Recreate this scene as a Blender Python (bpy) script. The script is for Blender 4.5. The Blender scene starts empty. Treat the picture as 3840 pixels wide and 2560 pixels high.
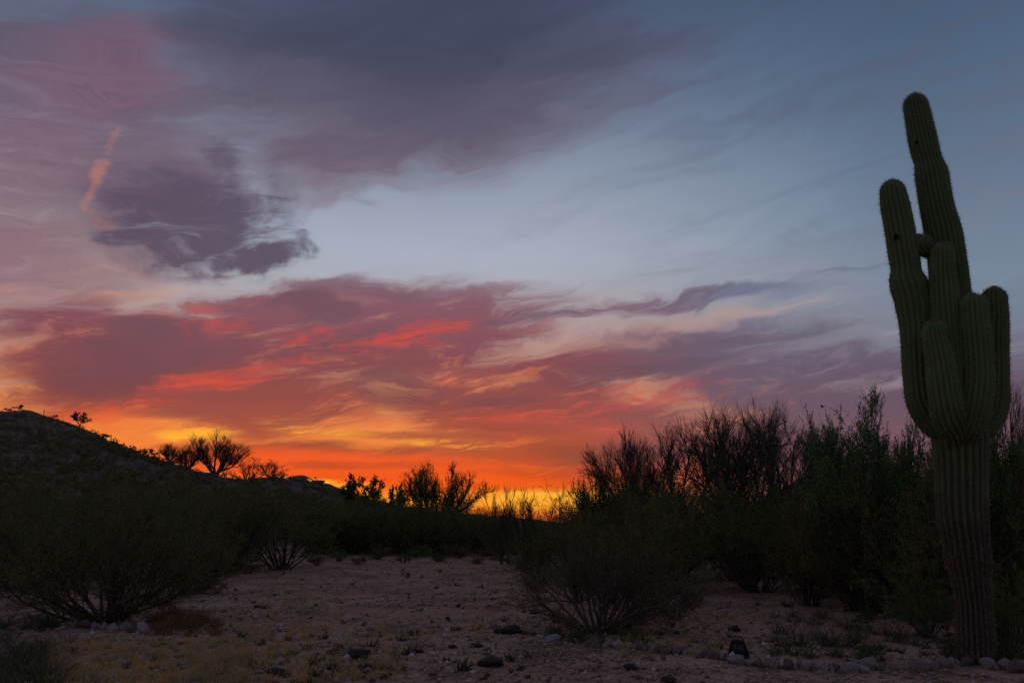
import bpy, math, random
import numpy as np
from mathutils import Vector, Matrix, noise as mnoise

R = math.radians
scene = bpy.context.scene
col = scene.collection

# ---------------------------------------------------------------- camera
CAM_H, LENS, PITCH = 1.5, 28.0, 12.8
FPX = LENS / 36.0 * 3840.0
cam_data = bpy.data.cameras.new('camera')
cam_data.lens = LENS
cam_data.sensor_width = 36.0
cam_data.clip_start = 0.05
cam_data.clip_end = 20000.0
cam = bpy.data.objects.new('camera', cam_data)
cam.location = (0, 0, CAM_H)
cam.rotation_euler = (R(90 + PITCH), 0, 0)
col.objects.link(cam)
scene.camera = cam
scene.view_settings.view_transform = 'Standard'
scene.view_settings.look = 'None'
scene.view_settings.exposure = 0.0
scene.view_settings.gamma = 1.0
scene.cycles.use_denoising = False


def ray(px, py):
    """Compass direction of a point of the 3840 x 2560 photograph (x right, y ahead, z up)."""
    a, b = (px - 1920) / FPX, -(py - 1280) / FPX
    c, s = math.cos(R(PITCH)), math.sin(R(PITCH))
    return Vector((a, c - b * s, s + b * c))


def azel(px, py):
    d = ray(px, py)
    return (math.degrees(math.atan2(d.x, d.y)), math.degrees(math.atan2(d.z, math.hypot(d.x, d.y))))


def at_depth(px, py, Y):
    """World point seen at that pixel, Y metres ahead."""
    d = ray(px, py)
    t = Y / d.y
    return Vector((d.x * t, Y, CAM_H + d.z * t))


# ---------------------------------------------------------------- sky (world)
world = bpy.data.worlds.new('World')
scene.world = world
world.use_nodes = True
wt = world.node_tree
for n in list(wt.nodes):
    wt.nodes.remove(n)


class S:
    """A socket with arithmetic."""
    tree = wt

    def __init__(self, sock):
        self.s = sock

    def __add__(self, o): return M('ADD', self, o)
    __radd__ = __add__
    def __sub__(self, o): return M('SUBTRACT', self, o)
    def __rsub__(self, o): return M('SUBTRACT', o, self)
    def __mul__(self, o): return M('MULTIPLY', self, o)
    __rmul__ = __mul__
    def __truediv__(self, o): return M('DIVIDE', self, o)


def put(inp, v):
    if isinstance(v, S):
        S.tree.links.new(v.s, inp)
    else:
        inp.default_value = v


def M(op, a, b=None, c=None, clamp=False):
    n = S.tree.nodes.new('ShaderNodeMath')
    n.operation = op
    n.use_clamp = clamp
    put(n.inputs[0], a)
    if b is not None: put(n.inputs[1], b)
    if c is not None: put(n.inputs[2], c)
    return S(n.outputs[0])


def VM(op, a, b=None, scale=None):
    n = S.tree.nodes.new('ShaderNodeVectorMath')
    n.operation = op
    put(n.inputs[0], a)
    if b is not None: put(n.inputs[1], b)
    if scale is not None: put(n.inputs['Scale'], scale)
    return S(n.outputs['Value'] if op in ('LENGTH', 'DOT_PRODUCT', 'DISTANCE') else n.outputs['Vector'])


def step(x, lo, hi, a=0.0, b=1.0, kind='SMOOTHSTEP'):
    n = S.tree.nodes.new('ShaderNodeMapRange')
    n.interpolation_type = kind
    put(n.inputs['Value'], x)
    put(n.inputs['From Min'], lo); put(n.inputs['From Max'], hi)
    put(n.inputs['To Min'], a); put(n.inputs['To Max'], b)
    return S(n.outputs['Result'])


def comb(x, y, z=0.0):
    n = S.tree.nodes.new('ShaderNodeCombineXYZ')
    put(n.inputs[0], x); put(n.inputs[1], y); put(n.inputs[2], z)
    return S(n.outputs[0])


def noise_tex(vec, scale, detail=4.0, rough=0.55, distort=0.0, color=False):
    n = S.tree.nodes.new('ShaderNodeTexNoise')
    n.noise_dimensions = '3D'
    put(n.inputs['Vector'], vec)
    n.inputs['Scale'].default_value = scale
    n.inputs['Detail'].default_value = detail
    n.inputs['Roughness'].default_value = rough
    n.inputs['Distortion'].default_value = distort
    return S(n.outputs['Color' if color else 'Fac'])


def mapping(vec, loc=(0, 0, 0), rot=0.0, scale=(1, 1, 1), kind='TEXTURE'):
    n = S.tree.nodes.new('ShaderNodeMapping')
    n.vector_type = kind
    put(n.inputs['Vector'], vec)
    n.inputs['Location'].default_value = loc
    n.inputs['Rotation'].default_value = (0, 0, rot)
    n.inputs['Scale'].default_value = scale
    return S(n.outputs[0])


def ramp(fac, stops):
    n = S.tree.nodes.new('ShaderNodeValToRGB')
    put(n.inputs[0], fac)
    e = n.color_ramp.elements
    while len(e) < len(stops):
        e.new(0.5)
    for k, (p, c) in enumerate(sorted(stops)):
        e[k].position = p
        e[k].color = (*c, 1)
    return S(n.outputs[0])


def mix(f, a, b, blend='MIX'):
    n = S.tree.nodes.new('ShaderNodeMix')
    n.data_type = 'RGBA'
    n.blend_type = blend
    put(n.inputs['Factor'], f)
    for i, v in ((6, a), (7, b)):
        put(n.inputs[i], v if isinstance(v, S) else (*v, 1))
    return S(n.outputs[2])


def lin(h):
    """sRGB hex to linear."""
    out = []
    for k in (0, 2, 4):
        c = int(h[k:k + 2], 16) / 255
        out.append(c / 12.92 if c <= 0.04045 else ((c + 0.055) / 1.055) ** 2.4)
    return tuple(out)


tc = wt.nodes.new('ShaderNodeTexCoord')
sep = wt.nodes.new('ShaderNodeSeparateXYZ')
nrm = VM('NORMALIZE', S(tc.outputs['Generated']))
wt.links.new(nrm.s, sep.inputs[0])
dx, dy, dz = (S(sep.outputs[k]) for k in range(3))
AZ = M('ARCTAN2', dx, dy) * 57.29578
EL = M('ARCSINE', dz) * 57.29578
P = comb(AZ, EL)

def noise2(vec, rot, scale, freq, detail, rough, distort):
    """Two noises as a plane vector centred on zero."""
    a = noise_tex(mapping(vec, rot=rot, scale=scale), freq, detail, rough, distort)
    b = noise_tex(mapping(vec, loc=(57.0, 23.0, 0), rot=rot, scale=scale), freq, detail, rough, distort)
    return comb(a - 0.5, b - 0.5, 0.0)


# drifting warp: wind streaks the high cloud, ragged near its rims
big = noise2(P, R(9), (13.0, 3.6, 1), 1.0, 2.0, 0.5, 0.4)
flat = comb(1.0, step(EL, 0.0, 22.0, 0.4, 1.0), 1.0)
warp1 = VM('MULTIPLY', VM('SCALE', big, scale=7.0), flat)
P1 = VM('ADD', P, VM('MULTIPLY', warp1, (1.2, 0.6, 0)))
fine = noise2(P1, R(14), (3.4, 1.5, 1), 1.0, 4.0, 0.62, 0.6)
warp2 = VM('MULTIPLY', VM('SCALE', fine, scale=3.0), flat)
P2 = VM('ADD', P1, VM('MULTIPLY', warp2, (1.1, 0.55, 0)))
# streak noises; right-rising like the wind-drawn cirrus
NA = noise_tex(mapping(P2, rot=R(11), scale=(15, 2.6, 1)), 1.0, 4.0, 0.55, 0.2)
NB = noise_tex(mapping(P2, loc=(31, 7, 0), rot=R(8), scale=(6.5, 0.9, 1)), 1.0, 5.0, 0.62, 0.3)
NC = noise_tex(mapping(P1, loc=(11, 3, 0), rot=R(8), scale=(2.4, 1.2, 1)), 1.0, 5.0, 0.62, 0.4)
ND = noise_tex(mapping(P2, loc=(5, 17, 0), rot=R(10), scale=(4.0, 0.3, 1)), 1.0, 5.0, 0.66, 0.1)
na, nb, nc, nd = NA - 0.5, NB - 0.5, NC - 0.5, ND - 0.5
curly = noise2(P, 0.0, (1, 1, 1), 0.3, 4.0, 0.55, 0.5)
PC = VM('ADD', VM('ADD', P, VM('SCALE', warp1, scale=0.5)), VM('SCALE', curly, scale=2.8))


def streak(p0, p1, th, inner=0.15, src=None):
    """Soft elongated cloud mass between two sky points, half thickness in photo px."""
    a0, e0 = azel(*p0)
    a1, e1 = azel(*p1)
    L = math.hypot(a1 - a0, e1 - e0) / 2
    t = th / 52.1
    m = mapping(src or P2, ((a0 + a1) / 2, (e0 + e1) / 2, 0), math.atan2(e1 - e0, a1 - a0), (L + t, t, 1))
    return step(VM('LENGTH', m), 1.0, inner)


DEP = [None]


def allof(blobs, src=None):
    tot = None
    src = src or P2
    if DEP[0] is not None:  # evaluate the layers one after another (keeps the shader small in memory)
        src = VM('ADD', src, comb(DEP[0] * 1e-6, 0.0))
    for b in blobs:
        w = b[3] if len(b) > 3 else 1.0
        s = streak(b[0], b[1], b[2], src=src)
        if w != 1.0:
            s = s * w
        tot = s if tot is None else M('MAXIMUM', tot, s)
    return tot


def el_of(py): return azel(1920, py)[1]


# --- clear air: twilight colours by height, warm under the sunken sun
SUN_AZ = azel(1500, 1900)[0]
eln = M('DIVIDE', EL, 90.0, clamp=True)
near = [(el_of(1960), 'd86424'), (el_of(1900), 'e87420'), (el_of(1840), 'f07c20'), (el_of(1760), 'e05018'), (el_of(1660), 'ee8030'),
        (el_of(1500), 'd88650'), (el_of(1350), 'bc8a78'), (el_of(1200), 'aa9696'), (el_of(1080), 'a8a8b2'), (el_of(950), 'a3abbb'),
        (el_of(700), '8c97aa'), (el_of(400), '6a7890'), (el_of(100), '4b5d78'), (48, '565468'), (90, '565264')]
far = [(el_of(1960), '7e5e74'), (el_of(1800), '705470'), (el_of(1600), '685672'), (el_of(1400), '6a7286'),
       (el_of(1150), '708094'), (el_of(900), '62768e'), (el_of(600), '526882'), (el_of(300), '465a76'),
       (el_of(50), '40526c'), (48, '565468'), (90, '565264')]
rn = ramp(eln, [(max(0, e / 90), lin(c)) for e, c in near])
rf = ramp(eln, [(max(0, e / 90), lin(c)) for e, c in far])
sun_o = M('WRAP', AZ - SUN_AZ, 180.0, -180.0)
sun_d = M('MAXIMUM', sun_o, sun_o * -0.45)
away = step(sun_d + (NA - 0.5) * 8.0, 8.0, 40.0)
sky = mix(away, rn, rf)
LITE = 1.0 - away


def lay(sky, dens, color, amt=1.0):
    return mix(M('MULTIPLY', dens, amt, clamp=True), sky, color)


def by_el(*stops):
    # the tiny share of the layer's own density only fixes the order of evaluation
    f = eln if DEP[0] is None else M('MULTIPLY_ADD', DEP[0], 1e-5, eln)
    return ramp(f, [(max(0.0, el_of(y)) / 90, lin(c)) for y, c in stops])


def after(d):
    DEP[0] = d
    return d


def cloud(blob, ragged, lo, hi):
    """Density: a soft mass eaten into by noise, nothing where there is no mass."""
    return after(step(blob + ragged * M('MULTIPLY', blob, 2.5, clamp=True), lo, hi))


# --- thin mauve veil over the left and the upper sky, going on beyond the frame
veil = allof([((-1500, 600), (700, 480), 680, 1.0), ((-600, 1000), (500, 930), 320, 0.9), ((600, 200), (2500, 60), 560, 1.0),
              ((900, 600), (1700, 480), 280, 0.8)])
sky = lay(sky, after(step(veil + na * 0.8, 0.0, 0.7)), by_el((1250, '9c7878'), (950, '826a74'), (600, '68586a'), (250, '504e64'), (50, '465068'), (-900, '484860')), 0.94)
pink = allof([((60, 330), (700, 190), 230), ((-100, 640), (350, 520), 260, 0.8), ((-300, 1000), (330, 900), 160, 0.9)])
sky = lay(sky, cloud(pink, na, 0.0, 1.3), lin('84566a'), 0.5)
# paler and darker fibres through the veil
sky = lay(sky, after(veil * step(nb + nd * 0.6, -0.02, 0.25)), by_el((1100, 'a4949c'), (600, '807488'), (100, '566276')), 0.5)
sky = lay(sky, after(veil * step(nb + nd * 0.8, 0.02, -0.25)), by_el((1100, '7c6472'), (600, '544a60'), (100, '3c4258')), 0.5)

# faint grey streaming veil over the right
hz = step(na * 1.3 + nb * 0.6, -0.12, 0.25) * away * step(EL, el_of(1250), el_of(900)) * step(EL, 70.0, 45.0)
sky = lay(sky, after(hz), by_el((1100, '7c7e8e'), (800, '626c80'), (400, '505a70'), (50, '485268')), 0.75)

# --- dark high cloud across the top
top = allof([((700, 20), (2400, 20), 420, 1.0), ((1150, 380), (2000, 230), 330, 0.9), ((900, 580), (1600, 520), 150, 0.7),
             ((1100, 660), (2450, 200), 130, 0.65)])
sky = lay(sky, cloud(top, na * 1.3 + nb * 1.0 + nd * 0.5, 0.02, 1.3), by_el((700, '64566a'), (500, '504a60'), (250, '3a3c52'), (50, '363d55'), (-900, '3a3a50')), 0.85)

# --- dark curl of cloud left of the clear patch
curl = allof([((430, 740), (1000, 880), 290, 0.85), ((560, 760), (960, 880), 170, 1.0), ((380, 880), (820, 990), 130, 0.9), ((760, 990), (1150, 930), 90, 1.0),
              ((700, 860), (900, 900), 120, 1.0), ((780, 720), (870, 520), 130, 0.6), ((1000, 680), (1090, 840), 110, 0.55), ((1100, 880), (1170, 960), 50, 0.6)], src=PC)
sky = lay(sky, cloud(curl, nb * 1.0 + nc * 0.9 + nd * 0.8, -0.02, 0.95), by_el((980, '4e3c52'), (800, '52445a'), (550, '5c5266')), 0.93)

# --- great red bank from the left to the far right
red = allof([((100, 1420), (950, 1310), 300, 1.0), ((450, 1180), (1950, 1110), 150, 0.9), ((800, 1330), (2100, 1150), 260, 1.0),
             ((250, 1520), (1500, 1500), 230, 0.9), ((1500, 1480), (2300, 1500), 260, 0.95), ((1500, 1640), (2700, 1650), 270, 1.0),
             ((1900, 1180), (3300, 1040), 60, 0.6), ((1700, 1400), (3300, 1200), 150, 0.8), ((2300, 1480), (4100, 1300), 160, 0.9),
             ((2300, 1640), (5000, 1540), 300, 1.0), ((300, 1700), (2500, 1730), 100, 1.0), ((-100, 1260), (500, 1140), 120, 0.65)])
redd = cloud(red, nb * 0.9 + na * 0.9 + nd * 0.5, 0.02, 0.62)
rcol_n = by_el((1860, 'd04c14'), (1790, 'c43a12'), (1680, 'a43a26'), (1520, '863034'), (1350, '783240'), (1150, '7c4656'), (1000, '7a6474'))
rcol_f = by_el((1900, '985266'), (1750, '6e445c'), (1560, '5c4459'), (1420, '5a4860'), (1250, '5e5e76'), (1000, '66708a'))
rside = step(sun_d + na * 8.0, 9.0, 27.0)
sky = lay(sky, redd, mix(rside, rcol_n, rcol_f), 0.95)
# paler orange rifts inside the bank
rift = step(nb * 0.9 + nc * 0.35 + na * 0.6 + nd * 0.5, 0.02, 0.3) * LITE * step(EL, el_of(1020), el_of(1250))
sky = lay(sky, after(rift), by_el((1750, 'f4641c'), (1600, 'ec7a34'), (1350, 'c06a4c'), (1100, 'b4827e')), 0.66)
grey = step(nb * 0.9 + na * 1.2 + nd * 0.4, 0.0, 0.3) * away * step(EL, el_of(1000), el_of(1200)) * step(EL, el_of(1560), el_of(1430))
sky = lay(sky, after(grey), by_el((1550, '8c7488'), (1300, '8e8c9a'), (1050, '8898aa')), 0.65)
# plum heart of the bank
plum = allof([((150, 1430), (850, 1330), 190, 1.0), ((420, 1310), (700, 1200), 120, 0.9), ((980, 1130), (1350, 1180), 90, 0.9),
              ((1000, 1340), (1800, 1200), 85, 0.8), ((1300, 1440), (1700, 1480), 110, 0.6), ((1850, 1450), (3100, 1280), 75, 0.85),
              ((1600, 1520), (2100, 1500), 80, 0.7), ((900, 1690), (1700, 1695), 40, 0.9), ((1900, 1690), (2700, 1700), 90, 0.8),
              ((900, 1580), (1500, 1570), 45, 0.8)])
sky = lay(sky, cloud(plum, nb * 1.2 + nc * 0.5 + nd * 0.6, 0.02, 0.9), mix(rside, by_el((1700, '8a3222'), (1500, '6a323e'), (1200, '684452')), lin('584a62')), 0.85)
# underside still lit red
glow = allof([((460, 1510), (1250, 1340), 75, 1.0), ((1150, 1350), (1950, 1170), 90, 0.9), ((1900, 1550), (2800, 1420), 70, 1.0),
              ((2000, 1610), (2450, 1590), 70, 0.8), ((1600, 1570), (2200, 1570), 100, 0.9), ((950, 1580), (1700, 1600), 60, 0.8),
              ((450, 1160), (1000, 1200), 60, 0.7), ((300, 1560), (800, 1530), 70, 0.7), ((900, 1280), (1500, 1240), 70, 0.7), ((1500, 1420), (2100, 1380), 60, 0.5)])
sky = lay(sky, cloud(glow, nc * 2.4 + nd * 3.0 + nb * 1.8, 0.05, 1.9), mix(step(sun_d, 5.0, 30.0), lin('d03e2c'), lin('a04656')), 0.85)
# pale thin streamers over the right
pale = allof([((2100, 1260), (3500, 1080), 45, 0.9), ((1900, 1330), (2700, 1240), 45, 0.7), ((3000, 1440), (3900, 1370), 40, 0.7),
              ((150, 1130), (900, 1050), 60, 0.6), ((-200, 1450), (180, 1440), 45, 0.7)])
sky = lay(sky, cloud(pale, nb * 1.0 + nd * 0.8, 0.1, 1.2), mix(away, lin('c89880'), lin('a0949c')), 0.6)

# long dark tails drawn out over the right
tail = allof([((1650, 1185), (2350, 1165), 46, 0.9), ((2350, 1165), (2850, 1060), 36, 0.8), ((2800, 1075), (3500, 900), 40, 0.45),
              ((1950, 1335), (3500, 1175), 44, 0.95), ((1250, 1090), (1700, 1110), 40, 0.5), ((2900, 1330), (4200, 1230), 60, 0.5)])
sky = lay(sky, cloud(tail, nb * 1.2 + nd * 1.0 + na * 0.6, 0.08, 1.0), mix(away, lin('6a4a5a'), by_el((1350, '565064'), (1100, '5c6478'), (850, '5a6a82'))), 0.8)

# --- last wisp in the sun
wisp = allof([((445, 470), (395, 600), 30, 0.7), ((400, 590), (345, 700), 40, 1.0), ((345, 690), (318, 820), 30, 0.9),
              ((320, 800), (420, 850), 60, 0.6), ((60, 1310), (200, 1200), 40, 0.8)], src=VM('ADD', P, VM('SCALE', VM('SUBTRACT', P2, P1), scale=0.45)))
sky = lay(sky, cloud(wisp, nc * 2.0 + nd * 1.4, 0.1, 1.5), lin('c87c66'), 0.6)

# --- band of fire along the horizon
low = VM('ADD', P, VM('MULTIPLY', VM('SUBTRACT', P1, P), (0.67, 0.5, 0)))
fire = allof([((300, 1700), (2150, 1770), 80, 0.9), ((900, 1790), (2300, 1815), 50, 1.0), ((50, 1560), (800, 1590), 70, 0.6)], src=low)
sky = lay(sky, cloud(fire, na * 1.6 + nd * 0.5, 0.05, 0.9), lin('ec4a10'), 0.9)
amber = allof([((150, 1630), (1000, 1620), 120, 0.9), ((900, 1590), (1950, 1670), 110, 0.8), ((1500, 1400), (2100, 1430), 90, 0.45)], src=P1)
sky = lay(sky, cloud(amber, nb * 1.6 + nd * 1.2 + na, 0.1, 1.2), by_el((1750, 'f07020'), (1600, 'f08a38'), (1400, 'd88858')), 0.8)
bars = allof([((350, 1560), (1000, 1545), 34, 0.9), ((1050, 1620), (2000, 1645), 30, 0.8), ((600, 1738), (2000, 1742), 26, 0.7),
              ((1500, 1590), (2300, 1610), 36, 0.8), ((450, 1675), (1100, 1690), 22, 0.6)], src=low)
sky = lay(sky, cloud(bars, nb * 1.4 + nd * 1.4 + na * 0.8, 0.08, 1.0), by_el((1760, 'b03416'), (1650, '983626'), (1540, '8a3a38')), 0.8)
gold = allof([((560, 1640), (950, 1618), 44, 1.0), ((200, 1642), (430, 1645), 30, 0.6), ((950, 1590), (1500, 1640), 36, 0.45),
              ((1400, 1650), (1950, 1690), 36, 0.5), ((700, 1802), (1500, 1815), 24, 1.0), ((1600, 1885), (2450, 1890), 62, 1.6),
              ((1200, 1860), (2300, 1915), 36, 0.9)], src=low)
sky = lay(sky, cloud(gold, nb * 1.5 + nd * 2.4 + na, 0.05, 1.3), by_el((1950, 'f08028'), (1900, 'f8a030'), (1840, 'fcb838'), (1620, 'ffaa20')), 0.92)

# --- below the horizon: unlit ground colour
sky = mix(step(EL, -0.6, -3.0), sky, (0.02, 0.013, 0.012))

# a little of the physical twilight sky under it all
nish = wt.nodes.new('ShaderNodeTexSky')
nish.sky_type = 'NISHITA'
nish.sun_disc = False
nish.sun_elevation = R(-1.5)
nish.sun_rotation = R(SUN_AZ)
twi = VM('SCALE', S(nish.outputs[0]), scale=0.05)
bg = wt.nodes.new('ShaderNodeBackground')
put(bg.inputs['Color'], VM('ADD', sky, twi))
bg.inputs['Strength'].default_value = 1.0
world.cycles.sampling_method = 'MANUAL'
world.cycles.sample_map_resolution = 512
wo = wt.nodes.new('ShaderNodeOutputWorld')
wt.links.new(bg.outputs[0], wo.inputs['Surface'])

# ================================================================ helpers
rng = np.random.default_rng(11)


def tag(o, label=None, cat=None, group=None, kind=None):
    if label: o['label'] = label
    if cat: o['category'] = cat
    if group: o['group'] = group
    if kind: o['kind'] = kind
    return o


def empty(name, loc, rz=0.0, scale=(1, 1, 1)):
    o = bpy.data.objects.new(name, None)
    o.empty_display_size = 0.2
    o.location = loc
    o.rotation_euler = (0, 0, rz)
    o.scale = scale
    col.objects.link(o)
    return o


def mesh_np(name, verts, faces, mat=None, smooth=False):
    """verts (n,3), faces a list of (m,k) index arrays."""
    me = bpy.data.meshes.new(name)
    verts = np.asarray(verts, dtype=np.float32)
    me.vertices.add(len(verts))
    me.vertices.foreach_set('co', verts.ravel())
    loops, starts, tot = [], [], 0
    for f in faces:
        f = np.asarray(f, dtype=np.int32)
        if not len(f):
            continue
        loops.append(f.ravel())
        starts.append(tot + np.arange(len(f), dtype=np.int32) * f.shape[1])
        tot += f.size
    loops = np.concatenate(loops)
    starts = np.concatenate(starts)
    me.loops.add(len(loops))
    me.loops.foreach_set('vertex_index', loops)
    me.polygons.add(len(starts))
    me.polygons.foreach_set('loop_start', starts)
    if smooth:
        me.polygons.foreach_set('use_smooth', np.ones(len(starts), dtype=bool))
    me.update(calc_edges=True)
    me.validate()
    if mat:
        me.materials.append(mat)
    return me


def ob(name, me, parent=None, loc=None):
    o = bpy.data.objects.new(name, me)
    col.objects.link(o)
    if parent: o.parent = parent
    if loc is not None: o.location = loc
    return o


def hash2(ix, iy, seed):
    h = (ix.astype(np.int64) * 374761393 + iy.astype(np.int64) * 668265263 + seed * 974711) & 0x7fffffff
    h = ((h ^ (h >> 13)) * 1274126177) & 0x7fffffff
    return ((h ^ (h >> 16)) & 0xffff) / 65535.0


def vnoise(x, y, seed=0):
    x = np.asarray(x, float); y = np.asarray(y, float)
    ix, iy = np.floor(x), np.floor(y)
    fx, fy = x - ix, y - iy
    fx, fy = fx * fx * (3 - 2 * fx), fy * fy * (3 - 2 * fy)
    a, b = hash2(ix, iy, seed), hash2(ix + 1, iy, seed)
    c, d = hash2(ix, iy + 1, seed), hash2(ix + 1, iy + 1, seed)
    return (a + (b - a) * fx) * (1 - fy) + (c + (d - c) * fx) * fy - 0.5


def fbm(x, y, seed=0, oct=4):
    t, a = 0.0, 1.0
    for k in range(oct):
        t = t + a * vnoise(x * 2 ** k, y * 2 ** k, seed + k)
        a *= 0.5
    return t


# ================================================================ materials
def new_mat(name):
    m = bpy.data.materials.new(name)
    m.use_nodes = True
    t = m.node_tree
    for n in list(t.nodes):
        t.nodes.remove(n)
    S.tree = t
    bs = t.nodes.new('ShaderNodeBsdfPrincipled')
    out = t.nodes.new('ShaderNodeOutputMaterial')
    t.links.new(bs.outputs[0], out.inputs['Surface'])
    bs.inputs['Roughness'].default_value = 0.85
    bs.inputs['Specular IOR Level'].default_value = 0.25
    return m, t, bs, out


def pos():
    g = S.tree.nodes.new('ShaderNodeNewGeometry')
    return S(g.outputs['Position'])


def objpos():
    g = S.tree.nodes.new('ShaderNodeTexCoord')
    return S(g.outputs['Object'])


def obj_random():
    g = S.tree.nodes.new('ShaderNodeObjectInfo')
    return S(g.outputs['Random'])


def island_random():
    g = S.tree.nodes.new('ShaderNodeNewGeometry')
    return S(g.outputs['Random Per Island'])


def bump(bs, h, strength=0.4, dist=0.02):
    n = S.tree.nodes.new('ShaderNodeBump')
    n.inputs['Strength'].default_value = strength
    n.inputs['Distance'].default_value = dist
    put(n.inputs['Height'], h)
    S.tree.links.new(n.outputs[0], bs.inputs['Normal'])


def voronoi(vec, scale, feature='F1', out='Distance'):
    n = S.tree.nodes.new('ShaderNodeTexVoronoi')
    n.feature = feature
    put(n.inputs['Vector'], vec)
    n.inputs['Scale'].default_value = scale
    return S(n.outputs[out])


def mat_ground():
    m, t, bs, out = new_mat('desert_soil')
    p = pos()
    n1 = noise_tex(p, 0.35, 5, 0.62, 0.6)
    n0 = noise_tex(p, 0.8, 5, 0.7, 0.8)
    n2 = noise_tex(p, 2.2, 5, 0.65)
    n3 = noise_tex(p, 14, 4, 0.7)
    c = mix(step(n1 + (n2 - 0.5) * 0.6, 0.35, 0.65), (0.37, 0.185, 0.115), (0.43, 0.24, 0.155))
    c = mix(step(n2 + (n3 - 0.5) * 0.5, 0.58, 0.72) * 0.8, c, (0.2, 0.105, 0.066))
    c = mix(step(n3, 0.56, 0.72), c, (0.42, 0.27, 0.19))
    c = mix(step(n0, 0.51, 0.6) * 0.85, c, (0.19, 0.105, 0.07))
    c = mix(step(n0, 0.48, 0.38) * 0.75, c, (0.46, 0.3, 0.215))
    v = voronoi(p, 24, 'F1', 'Color')
    sp = S.tree.nodes.new('ShaderNodeSeparateColor')
    put(sp.inputs[0], v)
    c = mix(step(S(sp.outputs[0]), 0.78, 0.86) * 0.7, c, (0.46, 0.33, 0.26))
    c = mix(step(S(sp.outputs[1]), 0.86, 0.95) * 0.7, c, (0.12, 0.08, 0.06))
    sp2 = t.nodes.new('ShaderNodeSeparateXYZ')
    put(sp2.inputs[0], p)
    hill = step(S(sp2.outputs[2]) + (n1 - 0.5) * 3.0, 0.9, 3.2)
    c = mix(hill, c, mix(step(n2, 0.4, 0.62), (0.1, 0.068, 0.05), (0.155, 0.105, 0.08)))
    put(bs.inputs['Base Color'], c)
    bs.inputs['Roughness'].default_value = 0.95
    bump(bs, n3 * 0.6 + n2 * 1.0 + voronoi(p, 24) * 0.5, 0.6, 0.025)
    return m


def mat_leaf(name, c1, c2, trans=0.25):
    m, t, bs, out = new_mat(name)
    r = island_random()
    o = obj_random()
    c = mix(r, c1, c2)
    c = mix(o * 0.5, c, (c1[0] * 1.5, c1[1] * 1.15, c1[2] * 0.8))
    clump = noise_tex(pos(), 1.6, 3, 0.6)
    c = mix(step(clump, 0.5, 0.68) * 0.8, c, (c2[0] * 1.35, c2[1] * 1.0, c2[2] * 0.75))
    c = mix(step(clump, 0.48, 0.32) * 0.7, c, (c1[0] * 0.65, c1[1] * 0.95, c1[2] * 0.7))
    put(bs.inputs['Base Color'], c)
    bs.inputs['Roughness'].default_value = 0.7
    tr = t.nodes.new('ShaderNodeBsdfTranslucent')
    put(tr.inputs[0], c)
    mx = t.nodes.new('ShaderNodeMixShader')
    mx.inputs[0].default_value = trans
    t.links.new(bs.outputs[0], mx.inputs[1])
    t.links.new(tr.outputs[0], mx.inputs[2])
    t.links.new(mx.outputs[0], out.inputs['Surface'])
    return m


def mat_bark(name, c1, c2, scale=9.0):
    m, t, bs, out = new_mat(name)
    n = noise_tex(mapping(objpos(), scale=(1, 1, 0.3), kind='POINT'), scale, 4, 0.6)
    put(bs.inputs['Base Color'], mix(step(n, 0.35, 0.65), c1, c2))
    bump(bs, n, 0.5, 0.01)
    return m


def mat_rock(name, c1, c2, c3):
    m, t, bs, out = new_mat(name)
    p = objpos()
    r = obj_random()
    n = noise_tex(p, 9.0, 5, 0.65)
    n2 = noise_tex(p, 45.0, 3, 0.6)
    c = mix(step(r, 0.2, 0.8), c1, c2)
    c = mix(step(n, 0.45, 0.7), c, c3)
    c = mix(step(n2, 0.55, 0.75) * 0.6, c, (c1[0] * 1.5, c1[1] * 1.5, c1[2] * 1.5))
    put(bs.inputs['Base Color'], c)
    bs.inputs['Roughness'].default_value = 0.9
    bump(bs, n + n2 * 0.4, 0.6, 0.02)
    return m


def mat_plain(name, c, rough=0.6, metal=0.0, noise_amt=0.25, scale=12.0):
    m, t, bs, out = new_mat(name)
    n = noise_tex(objpos(), scale, 4, 0.6)
    d = tuple(v * (1 - noise_amt) for v in c)
    put(bs.inputs['Base Color'], mix(step(n, 0.35, 0.65), c, d))
    bs.inputs['Roughness'].default_value = rough
    bs.inputs['Metallic'].default_value = metal
    bump(bs, n, 0.2, 0.005)
    return m


def mat_cactus():
    m, t, bs, out = new_mat('saguaro_skin')
    p = objpos()
    n = noise_tex(p, 3.0, 5, 0.6)
    n2 = noise_tex(p, 26.0, 4, 0.6)
    c = mix(step(n, 0.35, 0.65), (0.095, 0.14, 0.048), (0.125, 0.165, 0.06))
    c = mix(step(n2, 0.5, 0.75), c, (0.15, 0.145, 0.075))
    sp = t.nodes.new('ShaderNodeSeparateXYZ')
    put(sp.inputs[0], p)
    woody = step(S(sp.outputs[2]) + (n - 0.5) * 2.4, 3.1, 1.2)
    c = mix(woody, c, mix(step(n2, 0.4, 0.62), (0.065, 0.044, 0.028), (0.11, 0.078, 0.052)))
    put(bs.inputs['Base Color'], c)
    bs.inputs['Roughness'].default_value = 0.7
    bump(bs, n2, 0.3, 0.012)
    return m


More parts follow.
